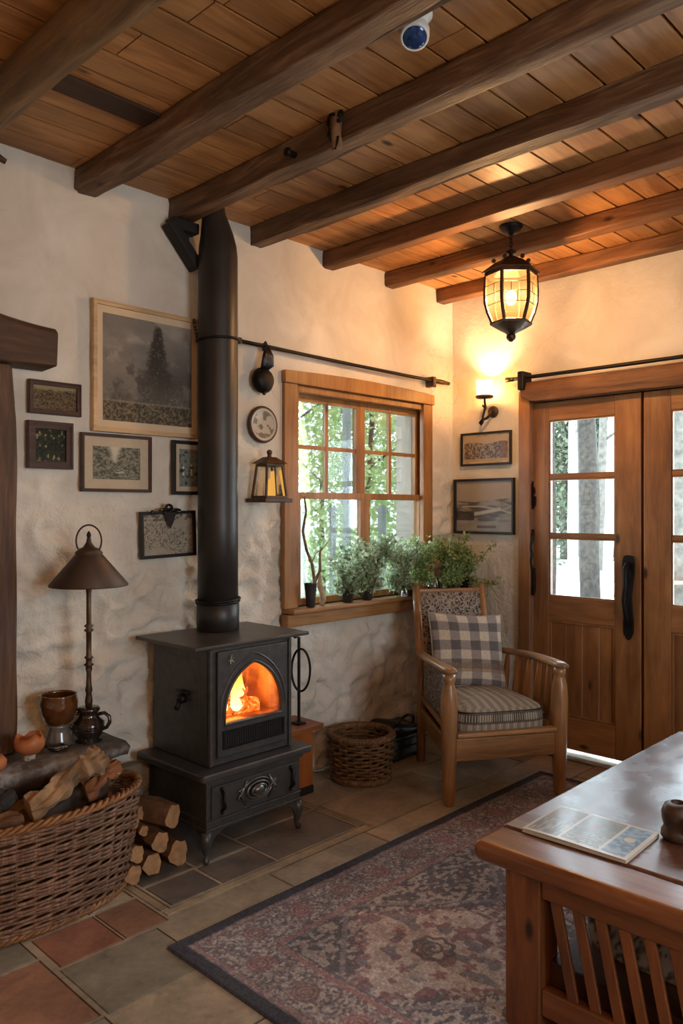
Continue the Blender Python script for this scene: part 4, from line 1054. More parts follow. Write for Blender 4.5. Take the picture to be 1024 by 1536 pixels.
blob(bm, (-.01, -.035, z0 + .022), .020, 2, .2, 3, 2, (1, .7, .9)); blob(bm, (-.035, -.03, z0 + .012), .016, 2, .3, 3, 4, (1.6, .6, .5)); blob(bm, (.03, -.03, z0 + .010), .015, 2, .3, 3, 5, (1.9, .6, .5)); blob(bm, (-.09, -.028, z0 + .004), .009, 2, .3, 3, 6); tube(bm, [(.02, -.03, z0 + .006), (.07, -.032, z0 - .002), (.10, -.028, z0 + .004)], .004, 6)
obj('ornament', bm, M['darkglaze'], pk, smooth=True)
bm = new(); prism(bm, [(-.035, z0), (.03, z0), (.012, z0 - .05), (-.004, z0 - .075), (-.014, z0 - .05)], -.034, -.027); obj('ornament_flap', bm, M['blackleather'], pk, bevel=.002)
def on_right_wall(x0, x1, yt, yb):
    a = onX(x0, yt, XB - .005); b = onX(x1, yt, XB - .005); zb = onX((x0 + x1) / 2, yb, XB - .005).z; zt = onX((x0 + x1) / 2, yt, XB - .005).z
    return (XB - .004, (a.y + b.y) / 2, zb), a.y - b.y, zt - zb
l, w, h = on_right_wall(693, 768, 648, 698); picture('small black framed riverbank photograph on right wall directly below sconce', 'picture', l, w, h, .013, .012, img_bank, M['bframe'], -PI / 2, .02, plain('tan_mat', hexc('b59c78'), .8))
l, w, h = on_right_wall(683, 773, 718, 801); picture('larger black framed grey coast photograph above the corner plants', 'picture', l, w, h, .016, .0, img_coast, M['bframe'], -PI / 2, .024)

# round plate
pc = onY(393, 637, 2.985)
pl = thing('wall_plate', 'round decorated plate with dark rim hung left of the window', 'plate', (pc.x, 2.992, pc.z))
def disc(name, r_, y, fn, mat, parent, n=60):
    rr_ = np.linspace(0, 1, n)[:, None] * np.ones((1, 73)); th = np.linspace(0, 2 * PI, 73)[None, :] * np.ones((n, 1))
    X, Z = rr_ * np.cos(th), rr_ * np.sin(th)
    P = np.stack([X * r_, y + .008 * (1 - rr_ ** 2), Z * r_], -1)
    return gridmesh(name, P, fn(X * .5 + .5, Z * .5 + .5, rr_), mat, parent)
disc('plate_face', .080, -.022, lambda u, v, r_: lerp(lerp(rgb('b5a898'), rgb('6b6a58'), sm(.48, .6, fbm(u * 7, v * 7, 4, 4)) * (r_ < .85)), rgb('8d8474'), (np.abs(r_ - .86) < .02) * .7), M['print'], pl)
bm = new(); tube(bm, [(math.cos(a) * .084, -.014, math.sin(a) * .084) for a in [2 * PI * i / 48 for i in range(48)]], .009, 8, closed=True); obj('rim', bm, M['wframe'], pl, smooth=True)
bm = new(); lathe(bm, [(0, 0), (.084, 0)], 32, (0, -.002, 0), ax='y'); obj('back', bm, M['wframe'], pl)
# black bell / disc on strap
bc = onY(397, 570, 2.94)
be = thing('hanging_bell', 'round black iron bell hung on a strap from the rod', 'bell', (bc.x, 2.94, bc.z))
bm = new(); lathe(bm, [(.0, .03), (.058, .03), (.064, .022), (.064, .008), (.056, .002), (.055, -.004), (.050, -.012), (.038, -.020), (.018, -.024), (0, -.025)], 32, ax='y'); obj('body', bm, M['blackmetal'], be, smooth=True)
bm = new(); blob(bm, (-.004, .0, -.066), .010, 2, .2); tube(bm, [(0, .01, -.05), (-.004, 0, -.066)], .004, 6); obj('clapper', bm, M['bronze'], be, smooth=True)
bm = new()
for i in range(5):
    x = .002 + (i - 2) * .010; tube(bm, [(.012, 0, .168), (x * 1.1 + .01, -.012, .12), (x * 1.5 + .008, -.008, .075), (x * .8, .01, .05)], [.009, .012, .010, .005], 7)
tube(bm, [(.012, .025, .150), (.012, .028, .18), (.012, .008, .192), (.012, -.004, .17)], .005, 6)
obj('strap', bm, M['blackleather'], be, smooth=True)
# wall lantern on small shelf
lt0 = thing('wall_shelf', 'tiny dark shelf on the wall left of the window', 'shelf', (2.49, 2.90, 1.455))
bm = new(); box(bm, -.085, .09, -.065, .085, -.008, .012); obj('board', bm, M['wframe'], lt0, bevel=.003)
lt = thing('candle_lantern', 'small dark metal candle lantern standing on the tiny wall shelf', 'lantern', (2.49, 2.905, 1.468))
bm = new(); bw, tw, hh_ = .066, .048, .165
def corner(s1, s2, f): w_ = bw + (tw - bw) * f; return V((s1 * w_, s2 * w_ * .8, hh_ * f))
for s1 in (-1, 1):
    for s2 in (-1, 1): obox(bm, corner(s1, s2, 0), corner(s1, s2, 1), .010, .010, V((0, 1, 0)))
for f in (0.03, .97):
    for a, b in (((-1, -1), (1, -1)), ((1, -1), (1, 1)), ((1, 1), (-1, 1)), ((-1, 1), (-1, -1))): obox(bm, corner(*a, f), corner(*b, f), .012, .012)
obox(bm, corner(0, -1, .02), corner(0, -1, .98), .006, .006, V((0, 1, 0)))
obj('frame', bm, M['bronze'], lt, bevel=.0015)
bm = new()
w_ = tw + .022; A = [bm.verts.new((x * w_, y * w_ * .85, hh_ + .004)) for x, y in ((-1, -1), (1, -1), (1, 1), (-1, 1))]; B = [bm.verts.new((x * .026, y * .022, hh_ + .036)) for x, y in ((-1, -1), (1, -1), (1, 1), (-1, 1))]
bm.faces.new(A); bm.faces.new(B)
for i in range(4): bm.faces.new((A[i], A[i - 1], B[i - 1], B[i]))
lathe(bm, [(.012, hh_ + .034), (.010, hh_ + .05), (.015, hh_ + .056), (.013, hh_ + .068), (0, hh_ + .074)], 12)
obj('roof', bm, M['bronze'], lt, bevel=.002)
bm = new()
for s_ in (-1, 1):
    vs_ = [corner(-1, s_, .05), corner(1, s_, .05), corner(1, s_, .95), corner(-1, s_, .95)]; bm.faces.new([bm.verts.new(v * .98) for v in vs_])
    vs_ = [corner(s_, -1, .05), corner(s_, 1, .05), corner(s_, 1, .95), corner(s_, -1, .95)]; bm.faces.new([bm.verts.new(v * .98) for v in vs_])
obj('pane', bm, M['clear'], lt)
CG = emis('glowing_wax', (1, .48, .09, 1), .85)
for x, y, h_ in ((-.018, -.01, .09), (.022, .0, .13)):
    bm = new(); lathe(bm, [(.013, .002), (.013, h_), (.010, h_ + .003), (0, h_)], 16, (x, y, 0)); obj('candle', bm, CG, lt, smooth=True)

# ------------------------------------------------------------------ ceiling lantern
LX, LY = 3.33, 2.065
cl_ = thing('hanging_lantern', 'six-sided amber glass lantern hanging from the ceiling', 'lantern', (LX, LY, H))
bm = new(); lathe(bm, [(0, 0), (.058, -.001), (.058, -.006), (.045, -.022), (.018, -.032), (.010, -.045), (0, -.047)], 28); obj('canopy', bm, M['blackmetal'], cl_, smooth=True)
bm = new()
for i in range(4):
    z = -.055 - i * .018; tube(bm, [((.007 * math.cos(a) if i % 2 else 0), (0 if i % 2 else .007 * math.cos(a)), z + .012 * math.sin(a)) for a in [2 * PI * k / 12 for k in range(12)]], .0025, 6, closed=True)
obj('chain', bm, M['blackmetal'], cl_, smooth=True)
bm = new(); lathe(bm, [(0, -.115), (.010, -.118), (.026, -.126), (.027, -.132), (.010, -.138), (.011, -.15), (.018, -.158)], 18); obj('finial', bm, M['blackmetal'], cl_, smooth=True)
N6 = 6
def hexr(r_, z, n=N6, off=R(12)): return [V((r_ * math.cos(off + 2 * PI * k / n), r_ * math.sin(off + 2 * PI * k / n), z)) for k in range(n)]
def hexloft(bm, secs):
    rs = [[bm.verts.new(p) for p in hexr(r_, z)] for r_, z in secs]
    for A, B in zip(rs, rs[1:]):
        for k in range(N6): bm.faces.new((A[k], A[(k + 1) % N6], B[(k + 1) % N6], B[k]))
    return rs
bm = new(); rs = hexloft(bm, [(.018, -.150), (.050, -.168), (.085, -.185), (.140, -.225), (.146, -.232), (.128, -.232)]); bm.faces.new(rs[0])
hexloft(bm, [(.128, -.228), (.130, -.250), (.120, -.250)])
for k, p in enumerate(hexr(.085, -.178)): blob(bm, p + V((0, 0, .006)), .011, 2, .2)
obj('roof', bm, M['bronze'], cl_, bevel=.002)
secs = [(.125, -.248), (.128, -.32), (.126, -.38), (.112, -.43), (.092, -.475)]
bm = new()
for k in range(N6):
    for (r0, z0), (r1, z1) in zip(secs, secs[1:]): obox(bm, hexr(r0, z0)[k], hexr(r1, z1)[k] - V((0, 0, .003)), .013, .013, V((0, 1, 0)) if k % 3 else V((1, 0, 0)))
# leaded bars
for k in range(N6):
    for i, (r_, z) in enumerate(((.127, -.30), (.1275, -.345), (.122, -.395))):
        a, b = hexr(r_, z)[k], hexr(r_, z)[(k + 1) % N6]; obox(bm, a, b, .003, .003)
    for (r0, z0), (r1, z1), f in ((((.1265), -.30), (.1275, -.345), .35 + .1 * (k % 3)), ((.1275, -.345), (.122, -.395), .6)):
        obox(bm, hexr(r0, z0)[k].lerp(hexr(r0, z0)[(k + 1) % N6], f), hexr(r1, z1)[k].lerp(hexr(r1, z1)[(k + 1) % N6], f), .003, .003, V((0, 1, 0)))
obj('cage', bm, M['bronze'], cl_, bevel=.001)
def amber(s):
    z = s.n('ShaderNodeSeparateXYZ', {0: s.obj(rand=False)}).outputs[2]
    d = s.math('ABSOLUTE', s.math('ADD', z, .36)); n = s.noise(s.obj(rand=False), 30, 3)
    f = s.math('ADD', s.math('MULTIPLY', d, 9.0), s.math('MULTIPLY', n, .25))
    return s.ramp(f, [(.10, (1.0, .72, .36)), (.40, (1, .52, .16)), (.9, (.62, .30, .08)), (1.0, (.4, .2, .05))]).outputs[0]
bm = new(); hexloft(bm, [(r_ - .004, z) for r_, z in secs]); obj('amber_panes', bm, emis('lit_amber_glass', (1, .6, .25, 1), 1.9, .6, (1, .85, .62, 1), amber), cl_)
bm = new(); rs = hexloft(bm, [(.088, -.470), (.104, -.476), (.104, -.488), (.070, -.508), (.030, -.528), (.022, -.535)]); bm.faces.new(rs[0]); bm.faces.new(rs[-1])
lathe(bm, [(.014, -.530), (.024, -.542), (.022, -.556), (.008, -.570), (0, -.572)], 16); obj('base', bm, M['bronze'], cl_, bevel=.002)
bm = new(); blob(bm, (0, 0, -.355), .028, 3, 0, sc=(1, 1, 1.3)); obj('bulb', bm, emis('bulb_glow', (1, .72, .38, 1), 30, .8, (1, 1, 1, 1)), cl_, smooth=True)
for k, p in ():
    pass
# ------------------------------------------------------------------ wall sconce
sc_ = thing('wall_sconce', 'lit wall sconce with white shade and twisted iron arm', 'sconce', (XB, 2.686, 2.02))
bm = new(); lathe(bm, [(0, -.018), (.03, -.018), (.036, -.010), (.036, 0), (0, 0)], 28, ax='x'); obj('backplate', bm, M['bronze'], sc_, smooth=True)
bm = new(); tube(bm, [(-.015, 0, 0), (-.05, -.01, -.02), (-.075, .0, -.045), (-.095, .02, -.055), (-.10, .035, -.075), (-.10, .025, -.085), (-.10, .012, -.072), (-.10, .012, -.04), (-.10, -.006, .02), (-.10, 0, .075)], [.008, .009, .009, .008, .008, .007, .006, .007, .008, .006], 10)
tube(bm, [(-.10, .0, .02), (-.10, .016, .035)], [.007, .004], 8)
obj('arm', bm, M['blackmetal'], sc_, smooth=True)
bm = new(); lathe(bm, [(.0, .072), (.050, .076), (.055, .082), (.055, .090), (.048, .090), (0, .088)], 28, (-.10, 0, 0)); obj('drip_cup', bm, M['bronze'], sc_, smooth=True)
bm = new(); lathe(bm, [(.048, .091), (.049, .185), (.0475, .185), (.0465, .091)], 32, (-.10, 0, 0), capt=False); obj('shade', bm, emis('lit_white_shade', (1, .80, .52, 1), 2.6, .35, (1, .85, .6, 1)), sc_, smooth=True)
bm = new(); blob(bm, (-.10, 0, .13), .018, 3, 0, sc=(1, 1, 1.4)); obj('bulb', bm, emis('sconce_bulb_glow', (1, .74, .40, 1), 25, .8, (1, 1, 1, 1)), sc_, smooth=True)

# ------------------------------------------------------------------ ceiling sensor, hook, knob
ss = thing('ceiling_sensor', 'round white ceiling sensor with blue lens beside the first squared beam', 'sensor', (1.715, 1.375, H))
bm = new(); lathe(bm, [(.050, 0), (.050, -.012), (.040, -.020), (.036, -.035), (.030, -.05), (.030, -.055)], 28); obj('mount', bm, M['white_plastic'], ss, smooth=True)
bm = new(); lathe(bm, [(.028, .03), (.036, .026), (.042, .012), (.042, .004), (.040, 0), (.042, -.004), (.041, -.016), (.034, -.022), (.034, -.018), (0, -.018)], 32)
h1 = obj('head', bm, M['white_plastic'], ss, loc=(-.006, -.004, -.062), smooth=True, rot=V((0, 0, -1)).rotation_difference(V((-.38, -.31, -.87))).to_euler())
bm = new(); lathe(bm, [(.034, -.019), (.024, -.027), (0, -.030)], 28, capt=False); obj('lens', bm, M['bluelens'], h1, smooth=True)
hp = onX(505, 170, 1.95)
hk = thing('iron_hook', 'old rusty iron hook and wooden toggle fixed to the ceiling beam', 'hook', (1.955, hp.y, 2.735))
bm = new(); tube(bm, [(-.004, 0, .05), (-.008, .003, .0), (-.004, 0, -.055)], [.020, .021, .018], 12, jit=.3); obj('toggle', bm, M['logbark'], hk, smooth=True)
bm = new()
tube(bm, [(-.012 + .004 * math.sin(a), .022 + .014 * math.cos(a), .052 + .024 * math.sin(a)) for a in [2 * PI * i / 16 for i in range(16)]], .006, 8, closed=True)
tube(bm, [(-.012 + .004 * math.sin(a), -.022 + .012 * math.cos(a), .050 + .02 * math.sin(a)) for a in [2 * PI * i / 16 for i in range(16)]], .0045, 8, closed=True)
tube(bm, [(-.012, .012, .03), (-.02, .018, -.005), (-.014, .010, -.03)], [.010, .013, .008], 8); tube(bm, [(-.016, -.018, -.02), (-.022, -.02, -.045), (-.016, -.002, -.06)], .004, 6)
obj('iron_loop', bm, M['blackmetal'], hk, smooth=True)
kp = onX(440, 213, 1.965)
bm = new(); lathe(bm, [(0, -.045), (.014, -.045), (.018, -.036), (.011, -.028), (.012, 0)], 16, ax='x')
tag(obj('beam_peg', bm, M['blackmetal'], loc=(1.972, kp.y, 2.742), smooth=True), 'dark stubby knob on the beam left of the iron hook', 'knob')

# ------------------------------------------------------------------ plants on the sill and corner ledge
def foliage(name, parent, n, center, rad, size, mat, seed, shape='ball', stems=None, droop=0):
    r_ = np.random.default_rng(seed); cen = np.array(center); rad = np.array(rad)
    if stems is None:
        d = r_.normal(size=(n, 3)); d /= np.linalg.norm(d, axis=1)[:, None]; P = cen + d * rad * (r_.random((n, 1)) ** .4)
    else:
        P = []
        for i in range(n):
            s_ = stems[r_.integers(len(stems))]; f = .10 + .90 * r_.random() ** .85; k = f * (len(s_) - 1); a = int(min(k, len(s_) - 2)); p_ = np.array(s_[a]) * (1 - (k - a)) + np.array(s_[a + 1]) * (k - a)
            P.append(p_ + r_.normal(size=3) * size * .75)
        P = np.array(P)
    T = r_.normal(size=(n, 3)); T[:, 2] += .3 - droop; T /= np.linalg.norm(T, axis=1)[:, None]
    B = np.cross(T, r_.normal(size=(n, 3))); B /= np.linalg.norm(B, axis=1)[:, None]; Nn = np.cross(T, B)
    L = size * (.6 + .8 * r_.random((n, 1))); W = L * (.26 + .14 * r_.random((n, 1)))
    v = np.stack([P, P + T * L * .5 + B * W + Nn * L * .08, P + T * L, P + T * L * .5 - B * W + Nn * L * .08], 1).reshape(-1, 3)
    f = np.arange(n * 4).reshape(-1, 4)
    me = bpy.data.meshes.new(name); me.from_pydata(v.tolist(), [], f.tolist()); me.materials.append(mat)
    o = bpy.data.objects.new(name, me); C.objects.link(o); o.parent = parent
    o['kind'] = 'stuff' if parent is not None else 'stuff'
    return o
def mkstems(n, base, h, spread, seed, lean=(0, 0), droop=0):
    r_ = random.Random(seed); out = []
    for i in range(n):
        a = r_.random() * 2 * PI; s_ = spread * (.3 + .7 * r_.random()); hh_ = h * (.55 + .45 * r_.random()); pts = []
        for k in range(6):
            f = k / 5; pts.append((base[0] + math.cos(a) * s_ * f ** 1.3 + lean[0] * f * f, base[1] + math.sin(a) * s_ * .6 * f ** 1.3 + lean[1] * f * f, base[2] + hh_ * f - droop * f * f * s_ * 4))
        out.append(pts)
    return out
def potted(label, name, loc, pot, ph, pr, stems, n, size, mat, seed, potmat, grp=None):
    if mat is not M['leaf'] or seed < 6: stems = stems + mkstems(9, (0, -.01, ph), .10, .11, seed + 70, (0, -.01), .16)
    t = thing(name, label, 'plant', loc, 0, grp)
    bm = new(); lathe(bm, [(pr * .75, 0), (pr * .8, .002), (pr, ph), (pr * 1.06, ph + .004), (pr * 1.06, ph + .012), (pr * .9, ph + .012), (pr * .85, ph - .005), (0, ph - .006)], 24); obj(pot, bm, potmat, t, smooth=True)
    bm = new()
    for s_ in stems: tube(bm, s_, [.0028, .0026, .0024, .002, .0016, .001], 5)
    obj('stems', bm, M['stem'], t, smooth=True)['kind'] = 'stuff'
    foliage('leaves', t, n, None or (0, 0, 0), (1, 1, 1), size, mat, seed, stems=stems)
    return t
zs = .901
# corner ledge
cs = thing('corner_shelf', 'narrow wooden ledge in the corner under the plants', 'shelf', (3.98, 2.92, .875))
bm = new(); box(bm, -.09, .14, -.10, .07, 0, .025); obj('board', bm, M['pinex'], cs, bevel=.004)
bm = new(); prism(bm, [(-.05, 0), (.08, 0), (.08, -.02), (-.02, -.12), (-.05, -.12)], .045, .07); obj('bracket', bm, M['pinex'], cs, bevel=.003)
potted('grey-green bushy plant on the sill left of the window mullion', 'potted_plant', (3.10, 2.958, zs), 'pot', .07, .035, mkstems(16, (0, 0, .07), .25, .23, 1, (.02, -.02)), 4200, .022, M['leafgrey'], 1, M['darkpot'])
potted('leafy plant on the sill in front of the window mullion', 'potted_plant', (3.26, 2.958, zs), 'pot', .07, .033, mkstems(14, (0, 0, .07), .32, .17, 2, (.02, -.02)), 3200, .022, M['leafgrey'], 2, M['darkpot'])
potted('pale leafy plant on the sill before the right window half', 'potted_plant', (3.52, 2.95, zs), 'pot', .06, .035, mkstems(16, (0, 0, .06), .28, .22, 3, (.03, -.03)), 4200, .022, M['leafgrey'], 3, M['clear'])
potted('dense bright green plant on the sill behind the armchair post', 'potted_plant', (3.70, 2.945, zs), 'pot', .07, .038, mkstems(20, (0, 0, .06), .29, .17, 4, (0, -.02)), 3200, .021, M['leaf'], 4, M['terracotta'])
potted('tall green bush above the armchair back, right of window frame', 'potted_plant', (3.935, 2.87, zs), 'pot', .06, .036, mkstems(22, (0, 0, .05), .31, .16, 5, (-.01, -.02)), 3600, .021, M['leaf'], 5, M['darkpot'])
tt = potted('trailing green plant at the right end of the corner ledge', 'potted_plant', (4.06, 2.855, zs), 'pot', .075, .030,
    mkstems(12, (0, 0, .06), .22, .12, 6, (-.03, -.03)) + [[(0, 0, .07), (.005, -.06, .14), (.005, -.12, .21), (.005, -.17, .26), (.005, -.20, .285), (.005, -.21, .30)], [(0, 0, .07), (0, -.04, .05), (.0, -.08, .0), (-.005, -.09, -.05), (-.01, -.09, -.10), (-.01, -.085, -.14)],
     [(0, 0, .07), (.005, -.06, .07), (.01, -.12, .05), (.01, -.17, .055), (.01, -.22, .05), (.01, -.25, .07)], [(0, 0, .07), (.0, -.05, .08), (.0, -.09, .05), (0, -.12, .01), (0, -.12, -.03), (0, -.11, -.06)]], 1500, .018, M['leaf'], 6, M['blackmetal'])
bm = new()
for i in range(7): blob(bm, (-.03 + .02 * math.sin(i * 2.1), -.02 + .02 * math.cos(i * 1.7), .225 + .012 * math.sin(i)), .008, 1, .3)
potf = [o for o in C.objects if o.name.startswith('potted_plant')][-2]
obj('blossoms', bm, M['petal'], potf, smooth=True)['kind'] = 'stuff'
ly_ = thing('yellow_plant', 'small yellow-green leafed cutting behind the armchair top rail', 'plant', (3.60, 2.925, zs))
bm = new(); lathe(bm, [(.022, 0), (.024, .035), (.020, .035), (.018, .004), (0, .004)], 16, capt=False); obj('pot', bm, M['darkpot'], ly_, smooth=True)
foliage('leaves', ly_, 60, (0, -.01, .055), (.035, .025, .03), .03, M['leafyellow'], 9)
jr = thing('glass_jar', 'clear glass jar among the plants behind the armchair', 'jar', (3.80, 2.90, zs))
bm = new(); lathe(bm, [(.0, 0), (.036, .002), (.038, .01), (.038, .07), (.030, .085), (.031, .095), (.028, .095), (.027, .085), (.035, .068), (.035, .012), (0, .006)], 24, capt=False); obj('body', bm, M['clear'], jr, smooth=True)
bm = new(); lathe(bm, [(0, .008), (.034, .012), (.034, .05), (0, .05)], 20); obj('water', bm, M['clear'], jr, smooth=True)
# twig vase
tv = thing('twig_vase', 'dark vase holding a bare twisted branch at the left sill end', 'vase', (2.815, 2.955, zs))
bm = new(); lathe(bm, [(.018, 0), (.022, .004), (.028, .06), (.034, .12), (.036, .125), (.030, .12), (.022, .05), (0, .02)], 20, capt=False); obj('vase', bm, M['darkpot'], tv, smooth=True)
bm = new()
for pts, r0 in (([(0, 0, .03), (.03, 0, .13), (.012, .0, .22), (-.03, 0, .30), (-.045, .01, .40), (-.02, .01, .50), (-.035, .01, .58)], .010), ([(.03, 0, .13), (.06, -.01, .19), (.058, -.01, .24), (.07, 0, .29)], .009), ([(.012, 0, .22), (-.02, -.01, .25), (-.035, -.01, .31)], .005), ([(0, 0, .22), (.04, 0, .28), (.10, 0, .31), (.15, 0, .36)], .003)):
    tube(bm, pts, [r0 * (1 - .6 * i / len(pts)) for i in range(len(pts))], 8, jit=.3)
obj('branch', bm, plain('dry_branch', hexc('77644e'), .8, 0, .4, 30, .6), tv, smooth=True)
dw = thing('driftwood', 'pale curved driftwood stick leaning on the sill beside twig vase', 'driftwood', (2.895, 2.955, zs))
bm = new(); tube(bm, [(0, 0, .003), (.012, 0, .03), (.004, 0, .07), (-.016, 0, .11), (-.012, 0, .16), (-.02, 0, .2)], [.012, .016, .014, .016, .010, .004], 10, jit=.4); obj('stick', bm, plain('pale_driftwood', hexc('b39a78'), .8, 0, .3, 30, .6), dw, smooth=True)

# black bag in the corner behind the basket
bg = thing('black_bag', 'black leather bag slumped against the wall behind small basket', 'bag', (3.42, 2.87, 0))
bm = new()
box(bm, -.13, .13, -.07, .09, 0.0, .20)
bmesh.ops.subdivide_edges(bm, edges=bm.edges[:], cuts=6, use_grid_fill=True)
for v in bm.verts:
    d = V((v.co.x * 5, v.co.y * 5, v.co.z * 9)); v.co.x += .02 * mnoise.noise(d); v.co.y += .02 * mnoise.noise(d + V((5, 0, 0))); v.co.z = max(0, v.co.z * (1 + .18 * mnoise.noise(d + V((0, 9, 0)))))
obj('body', bm, M['blackleather'], bg, subsurf=1)
bm = new(); tube(bm, [(-.07, -.06, .19), (-.06, -.07, .235), (0, -.075, .25), (.06, -.07, .235), (.07, -.06, .19)], .008, 8); obj('handle', bm, M['blackleather'], bg, smooth=True)
bm = new(); box(bm, -.138, .138, -.082, -.074, .12, .135); box(bm, -.138, .138, -.082, -.074, .06, .07); obj('straps', bm, M['blackleather'], bg, bevel=.002)

# ------------------------------------------------------------------ armchair
ac = thing('armchair', 'wooden spindle-sided armchair with padded seat in the window corner', 'chair', (3.264, 2.056, 0), math.atan2(-.54, .842))
hwf, hwr, dep = .29, .200, .66
for s_ in (-1, 1):
    bm = new(); x = s_ * hwf     # turned front leg
    pr = [(.024, 0), (.028, .01), (.032, .10), (.037, .25), (.040, .38), (.041, .47), (.036, .54), (.027, .572), (.025, .585), (.031, .597), (.029, .625)]
    lathe(bm, pr, 20, (x, 0, .009 if s_ > 0 else 0)); obj('front_leg', bm, M['chairz'], ac, smooth=True)
    bm = new(); x0 = s_ * hwr
    pts = [V((x0 + s_ * .005, dep, 0)), V((x0, dep - .01, .30)), V((x0, dep - .005, .50)), V((x0, dep + .05, .75)), V((x0, dep + .10, .975))]
    for a, b in zip(pts, pts[1:]): pass
    tube(bm, pts, [.024, .026, .027, .026, .022], 12); 
    obj('back_post', bm, M['chairz'], ac, smooth=True)
# arms
for s_ in (-1, 1):
    bm = new(); n = 14; rings = []
    for i in range(n + 1):
        f = i / n; y = -.05 + (dep + .02 + .05) * f; x = s_ * (hwf * (1 - f) + (hwr + .005) * f + .035 * math.sin(PI * f) * (1 if f < 1 else 0))
        w_ = .034 * (1 - .35 * f) * (.72 if i == 0 else 1); hz = .645 - .035 * f + .012 * math.sin(PI * f); th = .016 * (.7 if i == 0 else 1)
        rings.append([bm.verts.new((x + math.copysign(abs(math.cos(a)) ** .7, math.cos(a)) * w_, y, hz + math.copysign(abs(math.sin(a)) ** .7, math.sin(a)) * th)) for a in [2 * PI * k / 14 for k in range(14)]])
    for A, B in zip(rings, rings[1:]):
        for k in range(14): bm.faces.new((A[k], A[(k + 1) % 14], B[(k + 1) % 14], B[k]))
    bm.faces.new(rings[0]); bm.faces.new(rings[-1])
    obj('armrest', bm, M['chairy'], ac, smooth=True)
def rail(name, p0, p1, w_, h_, mat): bm = new(); obox(bm, p0, p1, w_, h_); return obj(name, bm, mat, ac, bevel=.006)
rail('front_rail', (-hwf, 0, .262), (hwf, 0, .262), .028, .11, M['chairx'])
rail('front_lip', (-hwf + .03, -.012, .335), (hwf - .03, -.012, .335), .045, .022, M['chairx'])
for s_ in (-1, 1):
    rail('side_rail', (s_ * hwf, 0, .26), (s_ * hwr, dep, .26), .024, .09, M['chairy'])
    rail('lower_side_rail', (s_ * (hwf - .005), .1, .36), (s_ * hwr, dep, .36), .02, .03, M['chairy'])
    for k in (range(5) if s_ > 0 else ()):
        f = .16 + k * .145; x = s_ * (hwf * (1 - f) + hwr * f); y = dep * f
        bm = new(); x2 = x + s_ * .03 * math.sin(PI * f)
        tube(bm, [(x, y, .37), (x + (x2 - x) * .3, y, .45), (x + (x2 - x) * .7, y, .54), (x2, y, .635 - .03 * f)], [.013, .018, .016, .011], 10)
        obj('spindle', bm, M['pinez'], ac, smooth=True)
bm = new(); prism(bm, [(.06, .33), (dep - .03, .33), (dep + .01, .60), (.06, .62)], 0, 1, lambda x, y, z: (-(hwf * (1 - x / dep) + hwr * x / dep) + .030 - .024 * y + (-.03 * math.sin(PI * x / dep) * (z > .5)), x, z))
obj('side_padding', bm, M['lace'], ac, bevel=.008)
rail('back_rail', (-hwr, dep, .27), (hwr, dep, .27), .022, .08, M['chairx'])
rail('top_rail', (-hwr, dep + .092, .945), (hwr, dep + .092, .945), .026, .022, M['chairx'])
bm = new(); prism(bm, [(-.27, .02), (.27, .02), (.185, .62), (-.185, .62)], .285, .31, lambda x, y, z: (x, z, y)); obj('seat_board', bm, M['groove'], ac)
# upholstered back with lace fabric
def padded(name, parent, w_, d_, h_, n, fcol, mat, puff=.35, e=3.2, shear=None, wt=None):
    """closed cushion; local x width, y depth, z thickness. fcol(u, v, side)"""
    U, Vv = np.meshgrid(np.linspace(-1, 1, n), np.linspace(-1, 1, n)); objs = []
    edge = (1 - np.abs(U) ** e) * (1 - np.abs(Vv) ** e); th = np.clip(edge, 0, 1) ** puff
    return U, Vv, th
bp = obj
bm = new(); box(bm, -hwr + .015, hwr - .015, -.024, .024, 0, .60)
bmesh.ops.subdivide_edges(bm, edges=bm.edges[:], cuts=5, use_grid_fill=True)
for v in bm.verts:
    if abs(v.co.y) > .02: v.co.y *= 1 + .5 * math.cos(v.co.x / (2 * hwr) * PI) * math.sin(PI * min(1, max(0, v.co.z / .6)))
obj('back_cushion', bm, M['lace'], ac, loc=(0, dep - .03, .345), rot=(R(-12.5), 0, 0), smooth=True)
# seat cushion: striped ticking with dark band
def cushion_mesh(name, parent, w_, d_, z0, z1, fn_top, fn_side, mat, loc=(0, 0, 0), rot=(0, 0, 0), m=90, k=26, taper=0, crown=.03, ex=5.0):
    """rounded-box cushion as lat/long wrap: ring profile around, m points round, k from bottom to top"""
    prof = []
    for i in range(k + 1):
        f = i / k
        if f < .30: r_ = f / .30 * .93; zz = 0; part = 0
        elif f < .70:
            q_ = (f - .30) / .40; a = -PI / 2 + PI * q_; r_ = .93 + .07 * math.cos(a); zz = .5 + .5 * math.sin(a); part = 1
        else: r_ = max(0.0, 1 - (f - .70) / .30) * .93; zz = 1; part = 2
        prof.append((r_, zz, part, f))
    P = np.zeros((k + 1, m + 1, 3)); colr = np.zeros((k + 1, m + 1, 3))
    for i, (r_, zz, part, f) in enumerate(prof):
        for j in range(m + 1):
            a = 2 * PI * j / m; c, s_ = math.cos(a), math.sin(a); q_ = (abs(c) ** ex + abs(s_) ** ex) ** (-1 / ex)
            x, y = c * q_ * r_, s_ * q_ * r_
            cr = crown * (1 - max(0.0, min(1.0, r_)) ** 2.2) if part != 1 else 0
            z = z0 + (z1 - z0) * zz + (cr if zz > .5 else -cr * .3)
            tx = 1 - taper * (y * .5 + .5)
            P[i, j] = (x * w_ / 2 * tx, y * d_ / 2, z)
            colr[i, j] = fn_top(x, y) if part != 1 else fn_side(x, y, zz)
    return gridmesh(name, P, colr, mat, parent, loc=loc)
